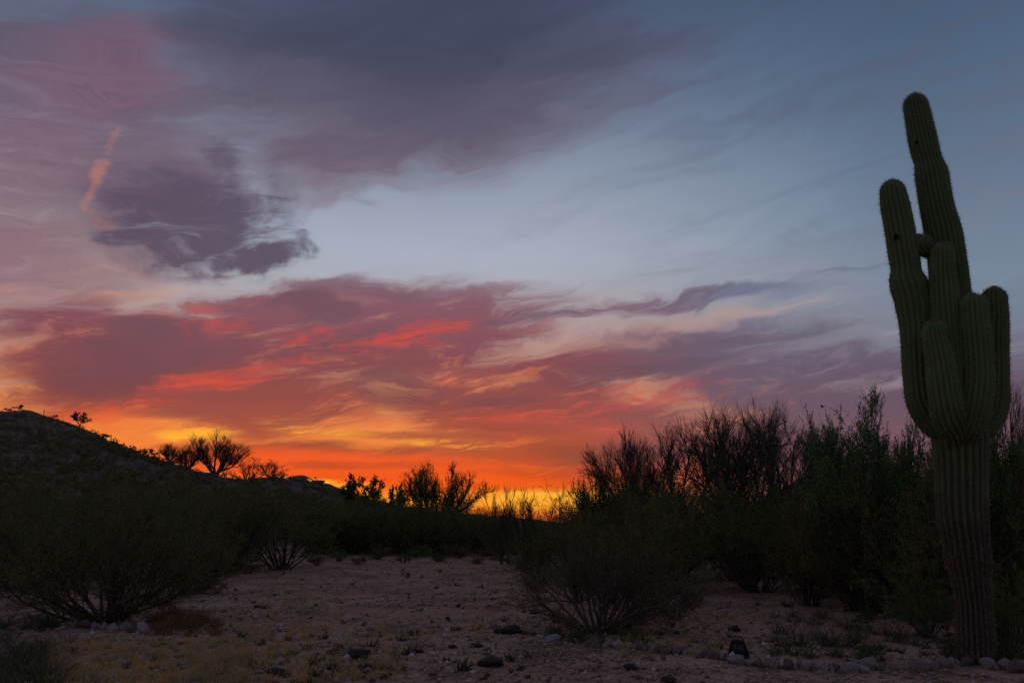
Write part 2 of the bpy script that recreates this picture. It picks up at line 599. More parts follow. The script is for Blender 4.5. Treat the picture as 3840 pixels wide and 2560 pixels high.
GROUND = mat_ground()
LEAF = mat_leaf('creosote_leaf', (0.125, 0.155, 0.038), (0.2, 0.21, 0.06), 0.5)
LEAF_M = mat_leaf('mesquite_leaf', (0.1, 0.16, 0.038), (0.17, 0.215, 0.06), 0.5)
LEAF_G = mat_leaf('palo_verde_leaf', (0.11, 0.25, 0.09), (0.16, 0.31, 0.12), 0.5)
STEM = mat_bark('creosote_stem', (0.07, 0.048, 0.034), (0.13, 0.095, 0.07), 30)
TWIG = mat_bark('palo_verde_bark', (0.06, 0.06, 0.032), (0.1, 0.088, 0.055), 20)
DEAD = mat_bark('dead_twig', (0.16, 0.13, 0.1), (0.28, 0.24, 0.2), 20)
STRAW = mat_leaf('dry_straw', (0.42, 0.3, 0.14), (0.58, 0.43, 0.22), 0.4)
SAGE = mat_leaf('grey_brush', (0.15, 0.15, 0.12), (0.24, 0.23, 0.19), 0.2)
RUST = mat_leaf('rust_brush', (0.14, 0.072, 0.042), (0.2, 0.105, 0.06), 0.25)
WEED = mat_leaf('weed_leaf', (0.06, 0.075, 0.03), (0.1, 0.1, 0.045), 0.2)
STONE = mat_rock('border_stone', (0.34, 0.26, 0.24), (0.13, 0.09, 0.08), (0.14, 0.1, 0.09))
PALE_STONE = mat_rock('pale_stone', (0.37, 0.32, 0.32), (0.3, 0.25, 0.25), (0.2, 0.16, 0.15))
DARK_ROCK = mat_rock('dark_rock', (0.06, 0.046, 0.044), (0.045, 0.035, 0.033), (0.025, 0.02, 0.02))
GRAVEL = mat_rock('gravel', (0.3, 0.24, 0.215), (0.22, 0.17, 0.15), (0.1, 0.08, 0.07))
CACTUS = mat_cactus()
SPINE = mat_plain('cactus_spine', (0.36, 0.29, 0.2), 0.6)
SCAR = mat_plain('cactus_scar', (0.03, 0.022, 0.016), 0.9)

# ================================================================ terrain
ridge_px = [(-1500, 1600, 240), (-700, 1530, 235), (0, 1540, 220), (100, 1546, 215), (200, 1563, 205), (290, 1594, 195), (400, 1643, 175),
            (550, 1707, 150), (700, 1757, 120), (850, 1785, 105), (1000, 1793, 110), (1130, 1797, 140), (1220, 1816, 160),
            (1300, 1838, 170), (1400, 1868, 185), (1500, 1893, 195), (1700, 1920, 210), (1900, 1940, 230), (2100, 1958, 240)]
_ra = np.array([azel(x, y)[0] for x, y, r in ridge_px])
_rt = np.array([math.tan(R(azel(x, y)[1])) for x, y, r in ridge_px])
_rr = np.array([float(r) for x, y, r in ridge_px])
_ra = np.concatenate([[-180, -100], _ra, [60, 180]])
_rt = np.concatenate([[-.006, 0.02], _rt, [-.006, -.006]])
_rr = np.concatenate([[240, 240], _rr, [240, 240]])


def gz(x, y):
    x = np.asarray(x, float); y = np.asarray(y, float)
    r = np.hypot(x, y)
    az = np.degrees(np.arctan2(x, y))
    RR = np.interp(az, _ra, _rr)
    H = np.maximum(0.0, CAM_H + RR * np.interp(az, _ra, _rt))
    foot = np.minimum(38 + 0 * RR, RR * 0.4)
    t = np.clip((r - foot) / (RR - foot), 0, 1)
    up = t ** 1.15
    dn = np.clip(1 - (r - RR) / (RR * 0.9), 0, 1)
    dn = dn * dn * (3 - 2 * dn)
    z = H * np.where(r < RR, up, dn)
    amp = np.clip(z / 8, 0, 1)
    gully = np.abs(fbm(az / 2.6, r / 90, 77, 3))
    z = z + amp * (fbm(x / 14, y / 14, 5) * 1.1 + fbm(x / 3.1, y / 3.1, 9) * 0.5 - np.clip(0.3 - gully, 0, 1) * 3.0 * np.clip(1.0 - np.abs(r / RR - 0.6) / 0.38, 0, 1))
    z = z + fbm(x / 2.3, y / 2.3, 21, 3) * 0.07 + fbm(x / 11, y / 11, 31, 2) * 0.16 * np.clip((r - 6) / 10, 0, 1)
    return z


def gzf(x, y): return float(gz(np.array([x]), np.array([y]))[0])


def G(px, py):
    """Ground point seen at that pixel (clearing is level)."""
    d = ray(px, py)
    t = -CAM_H / d.z
    for _ in range(3):
        z = gzf(d.x * t, d.y * t)
        t = -(CAM_H - z) / d.z
    return Vector((d.x * t, d.y * t, gzf(d.x * t, d.y * t)))


def build_ground():
    az = np.concatenate([np.arange(-180, -46, 6.0), np.arange(-46, 46, 0.3), np.arange(46, 180, 6.0)])
    rr = np.concatenate([np.linspace(0.0, 4, 5), np.geomspace(4.3, 260, 250), np.geomspace(275, 9000, 40)])
    A, Q = np.meshgrid(np.radians(az), rr, indexing='ij')
    X, Y = Q * np.sin(A), Q * np.cos(A)
    Z = gz(X, Y)
    near = np.clip((24 - Q) / 14, 0, 1)
    Z = Z + near * (fbm(X / 0.35, Y / 0.35, 41, 3) * 0.022 + fbm(X / 0.12, Y / 0.12, 51, 2) * 0.01)
    n, k = A.shape
    idx = np.arange(n * k).reshape(n, k)
    nx = np.roll(idx, -1, axis=0)
    f = np.stack([idx[:, :-1], idx[:, 1:], nx[:, 1:], nx[:, :-1]], -1).reshape(-1, 4)
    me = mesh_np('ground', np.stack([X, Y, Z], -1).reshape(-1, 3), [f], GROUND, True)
    return tag(ob('ground', me), 'reddish desert soil with the rocky hill rising at one side', kind='structure')


build_ground()

# ================================================================ plants
def unit(v):
    return v / np.maximum(np.linalg.norm(v, axis=-1, keepdims=True), 1e-9)


def perp(d, g):
    r = g.normal(size=d.shape)
    return unit(r - (r * d).sum(-1, keepdims=True) * d)


def shoots(st, dr, ln, r0, r1, k, wig, trop, g, down=0.0):
    n = len(st)
    p = [st]
    d = unit(dr)
    for i in range(k):
        d = unit(d + g.normal(size=(n, 3)) * wig + np.array([0, 0, trop]) - np.array([0, 0, down]) * (i / k))
        p.append(p[-1] + d * (ln / k)[:, None])
    t = np.linspace(0, 1, k + 1)
    rad = np.asarray(r0)[:, None] * (1 - t) + np.asarray(r1)[:, None] * t
    return np.stack(p, 1), rad


def spawn(pts, rad, num, t0, t1, a0, a1, l0, l1, rs, g, taper=0.5):
    n, k1, _ = pts.shape
    t = g.uniform(t0, t1, (n, num))
    f = t * (k1 - 1)
    i = np.minimum(f.astype(int), k1 - 2)
    w = (f - i)[..., None]
    rows = np.arange(n)[:, None]
    a, b = pts[rows, i], pts[rows, i + 1]
    st = a + (b - a) * w
    tan = unit(b - a)
    rr = rad[rows, i] * (1 - w[..., 0]) + rad[rows, i + 1] * w[..., 0]
    st, tan, rr, t = st.reshape(-1, 3), tan.reshape(-1, 3), rr.ravel(), t.ravel()
    ang = np.radians(g.uniform(a0, a1, len(st)))[:, None]
    d = tan * np.cos(ang) + perp(tan, g) * np.sin(ang)
    ln = g.uniform(l0, l1, len(st)) * (1 - taper * (t - t0) / max(t1 - t0, 1e-6))
    return st, d, ln, rr * rs


def tubes(sets):
    V, F, off = [], [], 0
    for pts, rad, s in sets:
        n, k1, _ = pts.shape
        tan = unit(np.concatenate([pts[:, 1:2] - pts[:, :1], pts[:, 2:] - pts[:, :-2], pts[:, -1:] - pts[:, -2:-1]], 1))
        ref = np.where(np.abs(tan[..., 2:3]) > 0.9, np.array([1.0, 0, 0]), np.array([0, 0, 1.0]))
        u = unit(np.cross(tan, ref))
        v = np.cross(tan, u)
        th = np.arange(s) * 2 * math.pi / s
        ring = pts[:, :, None] + rad[:, :, None, None] * (u[:, :, None] * np.cos(th)[:, None] + v[:, :, None] * np.sin(th)[:, None])
        V.append(ring.reshape(-1, 3))
        idx = np.arange(n * k1 * s).reshape(n, k1, s) + off
        a, b = idx[:, :-1], idx[:, 1:]
        F.append(np.stack([a, np.roll(a, -1, 2), np.roll(b, -1, 2), b], -1).reshape(-1, 4))
        off += n * k1 * s
    return np.concatenate(V), np.concatenate(F)


def leaves_on(pts, per, size, g, spread=0.0, t0=0.0, slim=0.5):
    n, k1, _ = pts.shape
    t = g.uniform(t0, 1, (n, per)) * (k1 - 1)
    i = np.minimum(t.astype(int), k1 - 2)
    w = (t - i)[..., None]
    rows = np.arange(n)[:, None]
    c = (pts[rows, i] * (1 - w) + pts[rows, i + 1] * w).reshape(-1, 3)
    c = c + g.normal(size=c.shape) * spread
    return quads(c, size, g, slim)


def quads(c, size, g, slim=0.5):
    n = len(c)
    d = unit(g.normal(size=(n, 3)) + np.array([0, 0, 0.35]))
    e = perp(d, g)
    s = size * g.uniform(0.6, 1.3, (n, 1))
    a, b = d * s, e * s * slim
    V = np.stack([c, c + a * 0.5 + b * 0.5, c + a, c + a * 0.5 - b * 0.5], 1).reshape(-1, 3)
    return V, np.arange(n * 4).reshape(n, 4)


def cat(parts):
    V, F, off = [], [], 0
    for v, f in parts:
        V.append(v); F.append(f + off); off += len(v)
    return np.concatenate(V), np.concatenate(F)


def creosote(seed, nst=24, lean=58, leaf=0.016, per2=9, per1=8, s1=8, s2=6, lm=None, low=0.25, flat=1.0):
    """Unit-high shrub: many thin stems fanning from one crown of roots."""
    g = np.random.default_rng(seed)
    az = np.where(g.uniform(size=nst) < 0.6, g.normal(g.uniform(0, 6.28), 1.0, nst), g.uniform(0, 2 * math.pi, nst))
    az = np.where(g.uniform(size=nst) < 0.45, g.uniform(0, 2 * math.pi, nst), az)
    lop = g.uniform(0, 6.28)
    an = np.radians(lean * np.sqrt(g.uniform(0.01, 1, nst)) * (1 + 0.18 * np.cos(az - lop)))
    d = np.stack([np.sin(an) * np.cos(az), np.sin(an) * np.sin(az), np.cos(an)], -1)
    st = np.stack([np.cos(az) * 0.06, np.sin(az) * 0.06, -0.03 + 0 * az], -1) * g.uniform(0.3, 1.2, (nst, 1))
    p0, r0 = shoots(st, d, g.uniform(0.5, 1.15, nst) * (1 + 0.22 * np.cos(az - lop + 0.5)), g.uniform(0.008, 0.013, nst), np.full(nst, 0.003), 7, 0.13, 0.03, g)
    a = spawn(p0, r0, s1, low, 1.0, 20, 55, 0.22, 0.5, 0.6, g)
    p1, r1 = shoots(a[0], a[1], a[2], a[3], np.full(len(a[0]), 0.0015), 4, 0.2, 0.06, g)
    b = spawn(p1, r1, s2, 0.2, 1.0, 20, 60, 0.09, 0.22, 0.7, g)
    p2, r2 = shoots(b[0], b[1], b[2], np.maximum(b[3], 0.0014), np.full(len(b[0]), 0.001), 2, 0.25, 0.05, g)
    v, f = tubes([(p0, r0, 5), (p1, r1, 3), (p2, r2, 3)])
    lv, lf = cat([leaves_on(p2, per2, leaf, g, 0.006), leaves_on(p1, per1, leaf, g, 0.006, 0.2)])
    for arr in (v, lv):
        arr[:, 2] = np.maximum(arr[:, 2], -0.03)
    return mesh_np('shrub_stems', v, [f], STEM, True), mesh_np('shrub_leaves', lv, [lf], lm or LEAF)


def palo(seed, limbs=6, lean=48, s1=9, s2=8, s3=6, leafy=0, leaf=0.012, lm=None, bias=(0, 0), trop=0.16, tw=0.0014, clump=0.0, trunk=0.14):
    """Unit-high desert tree: short trunk, splayed limbs, brooms of fine upright twigs."""
    g = np.random.default_rng(seed)
    az = np.arange(limbs) * 2 * math.pi / limbs + g.uniform(-0.4, 0.4, limbs)
    an = np.radians(g.uniform(lean * 0.3, lean, limbs))
    d = np.stack([np.sin(an) * np.cos(az) + bias[0], np.sin(an) * np.sin(az) + bias[1], np.cos(an)], -1)
    tp, trd = shoots(np.array([[0, 0, -0.04]]), np.array([[0.08, 0.03, 1.0]]), np.array([trunk + 0.04]), np.array([0.03]), np.array([0.022]), 4, 0.05, 0.05, g)
    st = np.repeat(tp[:, -1], limbs, 0) - np.array([0, 0, 0.01])
    p0, r0 = shoots(st, d, g.uniform(0.5, 0.68, limbs), g.uniform(0.013, 0.018, limbs), np.full(limbs, 0.004), 8, 0.14, 0.05, g)
    a = spawn(p0, r0, s1, 0.15, 1.0, 15, 45, 0.25, 0.42, 0.6, g)
    p1, r1 = shoots(a[0], a[1], a[2], a[3], np.full(len(a[0]), 0.002), 5, 0.13, trop, g)
    b = spawn(p1, r1, s2, 0.12, 1.0, 12, 42, 0.12, 0.26, 0.6, g)
    p2, r2 = shoots(b[0], b[1], b[2], np.maximum(b[3], tw * 1.2), np.full(len(b[0]), tw), 4, 0.13, trop, g)
    c = spawn(p2, r2, s3, 0.1, 1.0, 12, 40, 0.05, 0.15, 0.8, g)
    p3, r3 = shoots(c[0], c[1], c[2], np.full(len(c[0]), tw), np.full(len(c[0]), tw * 0.6), 2, 0.12, trop, g)
    v, f = tubes([(p0, r0, 6), (p1, r1, 4)])
    tv, tf = tubes([(tp, trd, 9)])
    wv, wf = tubes([(p2, r2, 3), (p3, r3, 3)])
    zmax = wv[:, 2].max()
    meshes = [('trunk', tv, tf, TWIG), ('branch', v, f, TWIG), ('twigs', wv, wf, TWIG)]
    if leafy:
        parts = [leaves_on(p3, leafy, leaf, g, 0.004 + clump), leaves_on(p2, leafy, leaf, g, 0.004 + clump, 0.2)]
        lv, lf = cat(parts)
        meshes.append(('crown', lv, lf, lm or LEAF_M))
    out = []
    for nm, vv, ff, mm in meshes:
        vv = vv / zmax
        out.append((nm, mesh_np(nm, vv, [ff], mm, nm != 'crown')))
    return out


def extent(proto):
    """Unit width of a plant's crown (98 % of it)."""
    me = proto[-1][1]
    a = np.empty(len(me.vertices) * 3, dtype=np.float32)
    me.vertices.foreach_get('co', a)
    a = a.reshape(-1, 3)
    return float(np.percentile(np.hypot(a[:, 0], a[:, 1]), 97)) * 2, float(np.percentile(a[:, 2], 98.6))


EXT = {}


def plant(name, proto, loc, height, width=None, rz=None, label='', cat_='shrub', group=None):
    """height and width of the grown plant in metres."""
    rz = rng.uniform(0, 6.28) if rz is None else rz
    if id(proto) not in EXT:
        EXT[id(proto)] = extent(proto)
    uw, uh = EXT[id(proto)]
    sz = height / uh
    w = width / uw if width is not None else sz
    e = empty(name, loc, rz, (w, w, sz))
    tag(e, label, cat_, group)
    for nm, me in proto:
        o = ob(nm, me, e)
    return e


CREO = [[('stems', a), ('crown', b)] for a, b in (creosote(101), creosote(102, 30, 62), creosote(103, 20, 50), creosote(104, 34, 66, low=0.15))]
MESQ = [[('stems', a), ('crown', b)] for a, b in (creosote(111, 14, 55, 0.02, 12, 10, 9, 7, LEAF_M, 0.2), creosote(112, 18, 60, 0.022, 11, 10, 9, 7, LEAF_M, 0.12))]
NEAR_L = [[('stems', a), ('crown', b)] for a, b in (creosote(121, 40, 68, 0.012, 9, 7, 9, 7, None, 0.2), creosote(127, 34, 60, 0.011, 6, 4, 9, 7, None, 0.36))]
PV = [palo(201, 9, 72, 8, 8, 6, trunk=0.26, tw=0.0009, trop=0.07), palo(202, 9, 74, 8, 8, 6, bias=(-0.3, 0), trunk=0.22, tw=0.0009, trop=0.06), palo(203, 8, 62, 8, 8, 6, trunk=0.28, tw=0.0009, trop=0.075), palo(209, 13, 62, 8, 7, 5, trunk=0.02, trop=0.14, tw=0.0012)]
PVG = [palo(211, 9, 66, 8, 7, 6, leafy=5, leaf=0.015, lm=LEAF_G, trop=0.07, trunk=0.25), palo(212, 9, 68, 8, 7, 6, leafy=5, leaf=0.016, lm=LEAF_G, trop=0.06, trunk=0.22)]
MQT = [palo(221, 9, 72, 7, 6, 5, leafy=6, leaf=0.014, lm=LEAF_M, trop=0.12, tw=0.002, clump=0.006, trunk=0.06)]
BARE = [palo(231, 8, 70, 6, 5, 3, trop=0.14, tw=0.002, trunk=0.05), palo(232, 7, 60, 7, 6, 4, trop=0.14, tw=0.0018, trunk=0.05)]
SMALLT = [palo(241, 6, 70, 6, 5, 4, leafy=7, leaf=0.04, lm=LEAF_M, trop=0.05, tw=0.004, trunk=0.16)]


def top_height(px, ytop, Y, base):
    return at_depth(px, ytop, Y).z - base


def put_plant(name, proto, px, Y, ytop, pxw=None, label='', cat_='shrub', group=None, base_y=None, rz=None):
    """Stand a unit plant Y metres ahead under pixel column px, reaching up to pixel row ytop."""
    y = 1900
    for _ in range(3):
        q = at_depth(px, y, Y)
        z = gzf(q.x, q.y)
        d = ray(px, y)
        # row at which the ground point appears
        lo, hi = 1300, 2900
        for _ in range(24):
            mid = (lo + hi) / 2
            if at_depth(px, mid, Y).z > z: lo = mid
            else: hi = mid
        y = lo
    h = top_height(px, ytop, Y, z)
    w = None if pxw is None else pxw * Y / FPX
    return plant(name, proto, (q.x, q.y, z - 0.02), h, w, rz, label, cat_, group)

# ================================================================ saguaro
SAG_Y = G(3660, 2480).y


def resample(P_, Rr, stepm):
    P_ = np.array(P_, float); Rr = np.array(Rr, float)
    n = len(P_)
    ext = np.concatenate([[2 * P_[0] - P_[1]], P_, [2 * P_[-1] - P_[-2]]])
    er = np.concatenate([[Rr[0]], Rr, [Rr[-1]]])
    outp, outr = [], []
    for i in range(n - 1):
        k = max(2, int(np.linalg.norm(P_[i + 1] - P_[i]) / stepm))
        for j in range(k + (1 if i == n - 2 else 0)):
            t = j / k
            a, b, c, d = ext[i], ext[i + 1], ext[i + 2], ext[i + 3]
            outp.append(0.5 * (2 * b + (c - a) * t + (2 * a - 5 * b + 4 * c - d) * t * t + (3 * b - a - 3 * c + d) * t ** 3))
            s = t * t * (3 - 2 * t)
            outr.append(er[i + 1] * (1 - s) + er[i + 2] * s)
    return np.array(outp), np.array(outr)


def ribbed(path, ribs, seed, cap=True, bald=None):
    """Ribbed column along px points (px, py, half width px, depth offset) -> mesh arrays and spine clusters."""
    g = np.random.default_rng(seed)
    P_, Rr = [], []
    for px, py, hw, dd in path:
        q = at_depth(px, py, SAG_Y + dd)
        zc = (q.y) * math.cos(R(PITCH)) + (q.z - CAM_H) * math.sin(R(PITCH))
        P_.append(q); Rr.append(hw * zc / FPX)
    pts, rad = resample(P_, Rr, 0.045)
    if cap:
        tip_r = rad[-1]
        d = unit(pts[-1] - pts[-3])
        extra, er = [], []
        for a in np.radians([15, 30, 45, 58, 70, 80, 87]):
            extra.append(pts[-1] + d * tip_r * math.sin(a) * 1.05)
            er.append(tip_r * math.cos(a))
        pts = np.concatenate([pts, extra]); rad = np.concatenate([rad, er])
    n = len(pts)
    rad = rad * (1 + 0.018 * np.interp(np.arange(n), np.arange(0, n + 6, 6), g.normal(size=len(np.arange(0, n + 6, 6)))))
    tan = unit(np.gradient(pts, axis=0))
    u = unit(np.cross(np.tile([0.0, 1.0, 0.0], (n, 1)), tan))
    v = np.cross(tan, u)
    s = ribs * 6
    th = np.arange(s) * 2 * math.pi / s
    wob = np.cumsum(g.normal(size=n)) * 0.004
    ph = th[None] + wob[:, None]
    crest = np.abs(np.cos(ribs * th / 2))
    prof = 0.80 + 0.22 * crest ** 0.8
    ring = pts[:, None] + (rad[:, None] * prof[None])[..., None] * (u[:, None] * np.cos(ph)[..., None] + v[:, None] * np.sin(ph)[..., None])
    idx = np.arange(n * s).reshape(n, s)
    a, b = idx[:-1], idx[1:]
    f = np.stack([a, np.roll(a, -1, 1), np.roll(b, -1, 1), b], -1).reshape(-1, 4)
    V = np.concatenate([ring.reshape(-1, 3), [pts[-1] + tan[-1] * 0.004]])
    t3 = np.stack([idx[-1], np.roll(idx[-1], -1), np.full(s, len(V) - 1)], -1)
    # spine clusters on the crests
    cl = np.arange(ribs) * 6
    base = ring[:, cl].reshape(-1, 3)
    nor = unit(ring[:, cl] - pts[:, None]).reshape(-1, 3)
    tg = np.repeat(tan, ribs, 0)
    if bald is not None:
        kp = (base[:, 2] > bald) | (g.uniform(size=len(base)) < 0.2)
        base, nor, tg = base[kp], nor[kp], tg[kp]
    k = 7
    base = np.repeat(base, k, 0); nor = np.repeat(nor, k, 0); tg = np.repeat(tg, k, 0)
    base = base + tg * g.uniform(-0.02, 0.02, (len(base), 1))
    dr = unit(nor * g.uniform(0.5, 1.2, (len(base), 1)) + g.normal(size=base.shape) * 0.55)
    ln = g.uniform(0.018, 0.045, (len(base), 1))
    sd = perp(dr, g) * 0.002
    sv = np.stack([base + sd, base - sd, base + dr * ln], 1).reshape(-1, 3)
    sf = np.arange(len(sv)).reshape(-1, 3)
    return V, f, t3, sv, sf


def saguaro():
    basep = G(3662, 2482)
    root = empty('saguaro_cactus', basep)
    tag(root, 'tall many-armed saguaro cactus standing behind the stone border', 'cactus')
    o = np.array(basep)
    main = [(3664, 2505, 76, 0), (3662, 2470, 70, 0), (3658, 2400, 66, 0), (3652, 2280, 63, 0), (3643, 2200, 67, 0), (3625, 2060, 79, 0), (3608, 1920, 88, 0),
            (3604, 1760, 89, 0), (3598, 1640, 94, 0), (3592, 1500, 88, 0.02), (3585, 1300, 72, 0.05), (3565, 1100, 67, 0.05), (3542, 902, 64, 0.03),
            (3512, 770, 57, 0), (3494, 660, 56, 0), (3482, 607, 46, 0), (3471, 573, 47, 0), (3456, 505, 48, 0), (3444, 445, 47, 0), (3434, 398, 44, 0)]
    arms = [
        [(3570, 1625, 45, 0), (3505, 1585, 56, -0.02), (3462, 1510, 58, -0.03), (3447, 1420, 55, -0.03), (3441, 1300, 56, 0), (3436, 1225, 57, 0), (3424, 1130, 62, 0),
         (3409, 1070, 65, 0), (3399, 1040, 59, 0), (3398, 1010, 50, 0), (3389, 960, 52, 0), (3374, 861, 52, 0), (3356, 770, 51, 0), (3348, 722, 46, 0)],
        [(3592, 1620, 40, -0.12), (3580, 1540, 58, -0.24), (3570, 1430, 61, -0.27), (3556, 1290, 56, -0.26), (3546, 1180, 52, -0.25), (3540, 1090, 50, -0.24),
         (3534, 1000, 43, -0.24), (3535, 955, 41, -0.24)],
        [(3585, 1640, 40, -0.2), (3558, 1560, 58, -0.42), (3538, 1450, 54, -0.47), (3524, 1350, 47, -0.47), (3509, 1280, 43, -0.47), (3504, 1247, 40, -0.47)],
        [(3612, 1640, 40, -0.2), (3648, 1565, 56, -0.4), (3667, 1450, 56, -0.44), (3666, 1350, 54, -0.44), (3657, 1240, 52, -0.44), (3651, 1152, 48, -0.44)],
        [(3625, 1630, 45, 0), (3690, 1585, 56, 0.02), (3722, 1515, 57, 0.03), (3728, 1410, 53, 0.03), (3727, 1300, 50, 0.03), (3730, 1200, 47, 0.03), (3728, 1122, 44, 0.03)],
        [(3486, 952, 20, -0.02), (3464, 934, 32, -0.06), (3457, 916, 35, -0.08)],
    ]
    V, f, t3, sv, sf = ribbed(main, 22, 1, bald=2.9)
    trunk = ob('trunk', mesh_np('trunk', V - o, [f, t3], CACTUS, True), root)
    tag(ob('spines', mesh_np('spines', sv - o, [sf], SPINE), trunk), kind='stuff')
    for k, p in enumerate(arms):
        V, f, t3, sv, sf = ribbed(p, 12 if k == 5 else 17, 10 + k)
        a = ob('arm', mesh_np('arm', V - o, [f, t3], CACTUS, True), root)
        tag(ob('spines', mesh_np('spines', sv - o, [sf], SPINE), a), kind='stuff')
    # nest holes pecked into the stem
    for px, py, rr_, dd in ((3504, 582, 0.026, -0.14), (3437, 535, 0.018, -0.15), (3362, 888, 0.028, -0.165)):
        q = np.array(at_depth(px, py, SAG_Y + dd)) - o
        th = np.linspace(0, 2 * math.pi, 14, endpoint=False)
        vs = [q + [0, 0.03, 0]]
        for rad_, dep in ((rr_ * 0.75, 0.0), (rr_, -0.012), (rr_ * 1.3, 0.004)):
            vs += [q + [math.cos(t) * rad_, dep, math.sin(t) * rad_ * 1.15] for t in th]
        fs = [[0, 1 + i, 1 + (i + 1) % 14] for i in range(14)]
        fq = [[1 + r_ * 14 + i, 1 + (r_ + 1) * 14 + i, 1 + (r_ + 1) * 14 + (i + 1) % 14, 1 + r_ * 14 + (i + 1) % 14] for r_ in range(2) for i in range(14)]
        ob('nest_hole', mesh_np('nest_hole', vs, [fs, fq], SCAR, True), root)


saguaro()

# ================================================================ near shrubs
def near_bush(name, proto, px, py, ytop, pxw, label, cat_='shrub', group=None, rz=None):
    b = G(px, py)
    h = top_height(px, ytop, b.y, b.z)
    w = pxw * b.y / FPX
    return plant(name, proto, (b.x, b.y, b.z), h, w, rz, label, cat_, group)


near_bush('creosote_bush', NEAR_L[0], 400, 2330, 1855, 980, 'broad low creosote bush shading a row of pale stones', rz=0.4)
near_bush('creosote_bush', NEAR_L[1], 2245, 2370, 1880, 900, 'creosote bush with many bare fanned stems at the bend of the stone border', rz=1.0)
near_bush('creosote_bush', CREO[0], 2530, 2325, 2090, 330, 'small thin creosote bush beside the stone border creosote', rz=2.0)
near_bush('creosote_bush', CREO[3], -150, 2290, 1800, 700, 'sprawling creosote bush at the foot of the hill beside the broad low one', rz=0.2)
near_bush('creosote_bush', CREO[2], 1055, 2135, 1840, 520, 'creosote bush with a vee of bare stems at the edge of the clearing', rz=0.9)
near_bush('creosote_bush', CREO[1], 2160, 2260, 2020, 420, 'loose low creosote bush behind the fanned one', rz=2.6)
near_bush('desert_shrub', MESQ[0], 3480, 2390, 2060, 430, 'dark leafy shrub growing against the saguaro trunk', rz=0.3)
near_bush('desert_shrub', MESQ[1], 3800, 2440, 2100, 330, 'dark twiggy shrub on the far side of the saguaro trunk', rz=1.3)

near_bush('creosote_bush', CREO[3], 720, 2225, 1930, 460, 'low creosote bush joining the broad one to the clearing edge', rz=2.9)
near_bush('creosote_bush', CREO[1], 2030, 2190, 1960, 330, 'low creosote bush at the mouth of the gap', rz=0.7)
near_bush('creosote_bush', CREO[2], 2430, 2285, 1840, 520, 'taller creosote bush rising behind the fanned one', rz=3.9)
EDGE = 'knee-high shrubs along the far edge of the clearing'
for px, py, hp, wp in ((930, 2150, 60, 130), (1190, 2118, 50, 110), (1270, 2104, 70, 130), (1345, 2112, 36, 80), (1420, 2096, 60, 120), (1510, 2108, 40, 90), (1570, 2092, 55, 120), (1640, 2104, 44, 110),
                       (1720, 2094, 60, 140), (1790, 2112, 34, 90), (1850, 2098, 60, 130), (1915, 2118, 50, 120), (1965, 2140, 56, 120), (1525, 2165, 34, 60), (2010, 2215, 60, 120)):
    near_bush('low_shrub', (CREO + MESQ)[rng.integers(0, 6)], px, py, py - hp, wp, 'knee-high shrub at the far edge of the clearing', 'shrub', EDGE)

# thicket: shrubs of one sort, too alike to tell apart
sil_x = [-400, 0, 600, 900, 1100, 1300, 1450, 1650, 1780, 1880, 2050, 2100, 2250, 2350, 2500, 2700, 2900, 3050, 3150, 3250, 3450, 3700, 4200]
sil_y = [1800, 1810, 1800, 1830, 1850, 1870, 1880, 1880, 1905, 1930, 1932, 1890, 1840, 1775, 1760, 1790, 1805, 1815, 1800, 1720, 1650, 1690, 1650]


def clear_edge(px):
    """Row below which the clearing lies open."""
    return float(np.interp(px, [-600, 0, 700, 900, 1150, 1300, 1850, 2000, 2150, 2300, 2600, 2750, 2950, 3150, 3500, 4300],
                           [2230, 2230, 2190, 2165, 2120, 2085, 2075, 2120, 2190, 2230, 2235, 2225, 2260, 2290, 2330, 2330]))


def zone(q):
    a = math.degrees(math.atan2(q.x, q.y))
    if a < -14: return 'dark green shrub massed at the foot of the hill', 'shrubs at the foot of the hill'
    if a < 4.5 and q.y > 34: return 'dark green shrub in the row closing the far end of the clearing', 'shrubs closing the far end of the clearing'
    if a < 4.5: return 'dark green shrub at the hill side of the clearing', 'shrubs at the hill side of the clearing'
    if a < 22: return 'dark green shrub crowding under the bare palo verde trees', 'shrubs under the bare palo verde trees'
    return 'dark green shrub in the thicket behind the saguaro', 'shrubs in the thicket behind the saguaro'


nshr = 0
placed = []
for band, (d0, d1, num) in enumerate(((13, 20, 26), (20, 30, 44), (30, 45, 44), (45, 75, 54))):
    tries = 0
    cnt = 0
    while cnt < num and tries < num * 40:
        tries += 1
        Y = math.exp(rng.uniform(math.log(d0), math.log(d1)))
        px = rng.uniform(-350, 4150)
        q = at_depth(px, 1900, Y)
        z = gzf(q.x, q.y)
        base_row = 1960 + (CAM_H - z) / Y * FPX * 1.03
        if base_row > clear_edge(px) - 6:
            continue
        if any((q.x - a) ** 2 + (q.y - b) ** 2 < (0.75 + Y * 0.015) ** 2 for a, b in placed):
            continue
        ytop = float(np.interp(px, sil_x, sil_y)) + abs(rng.normal()) * 55
        h = top_height(px, ytop, Y, z)
        h = min(h, 3.6 if px > 2250 else 2.9)
        if h < 0.55:
            continue
        placed.append((q.x, q.y))
        proto = (CREO + MESQ)[rng.integers(0, 6)]
        plant('thicket_shrub', proto, (q.x, q.y, z - 0.02), h, h * rng.uniform(1.15, 1.6) if h > 1.6 else h * 1.7,
              None, zone(q)[0], 'shrub', zone(q)[1])
        cnt += 1
        nshr += 1
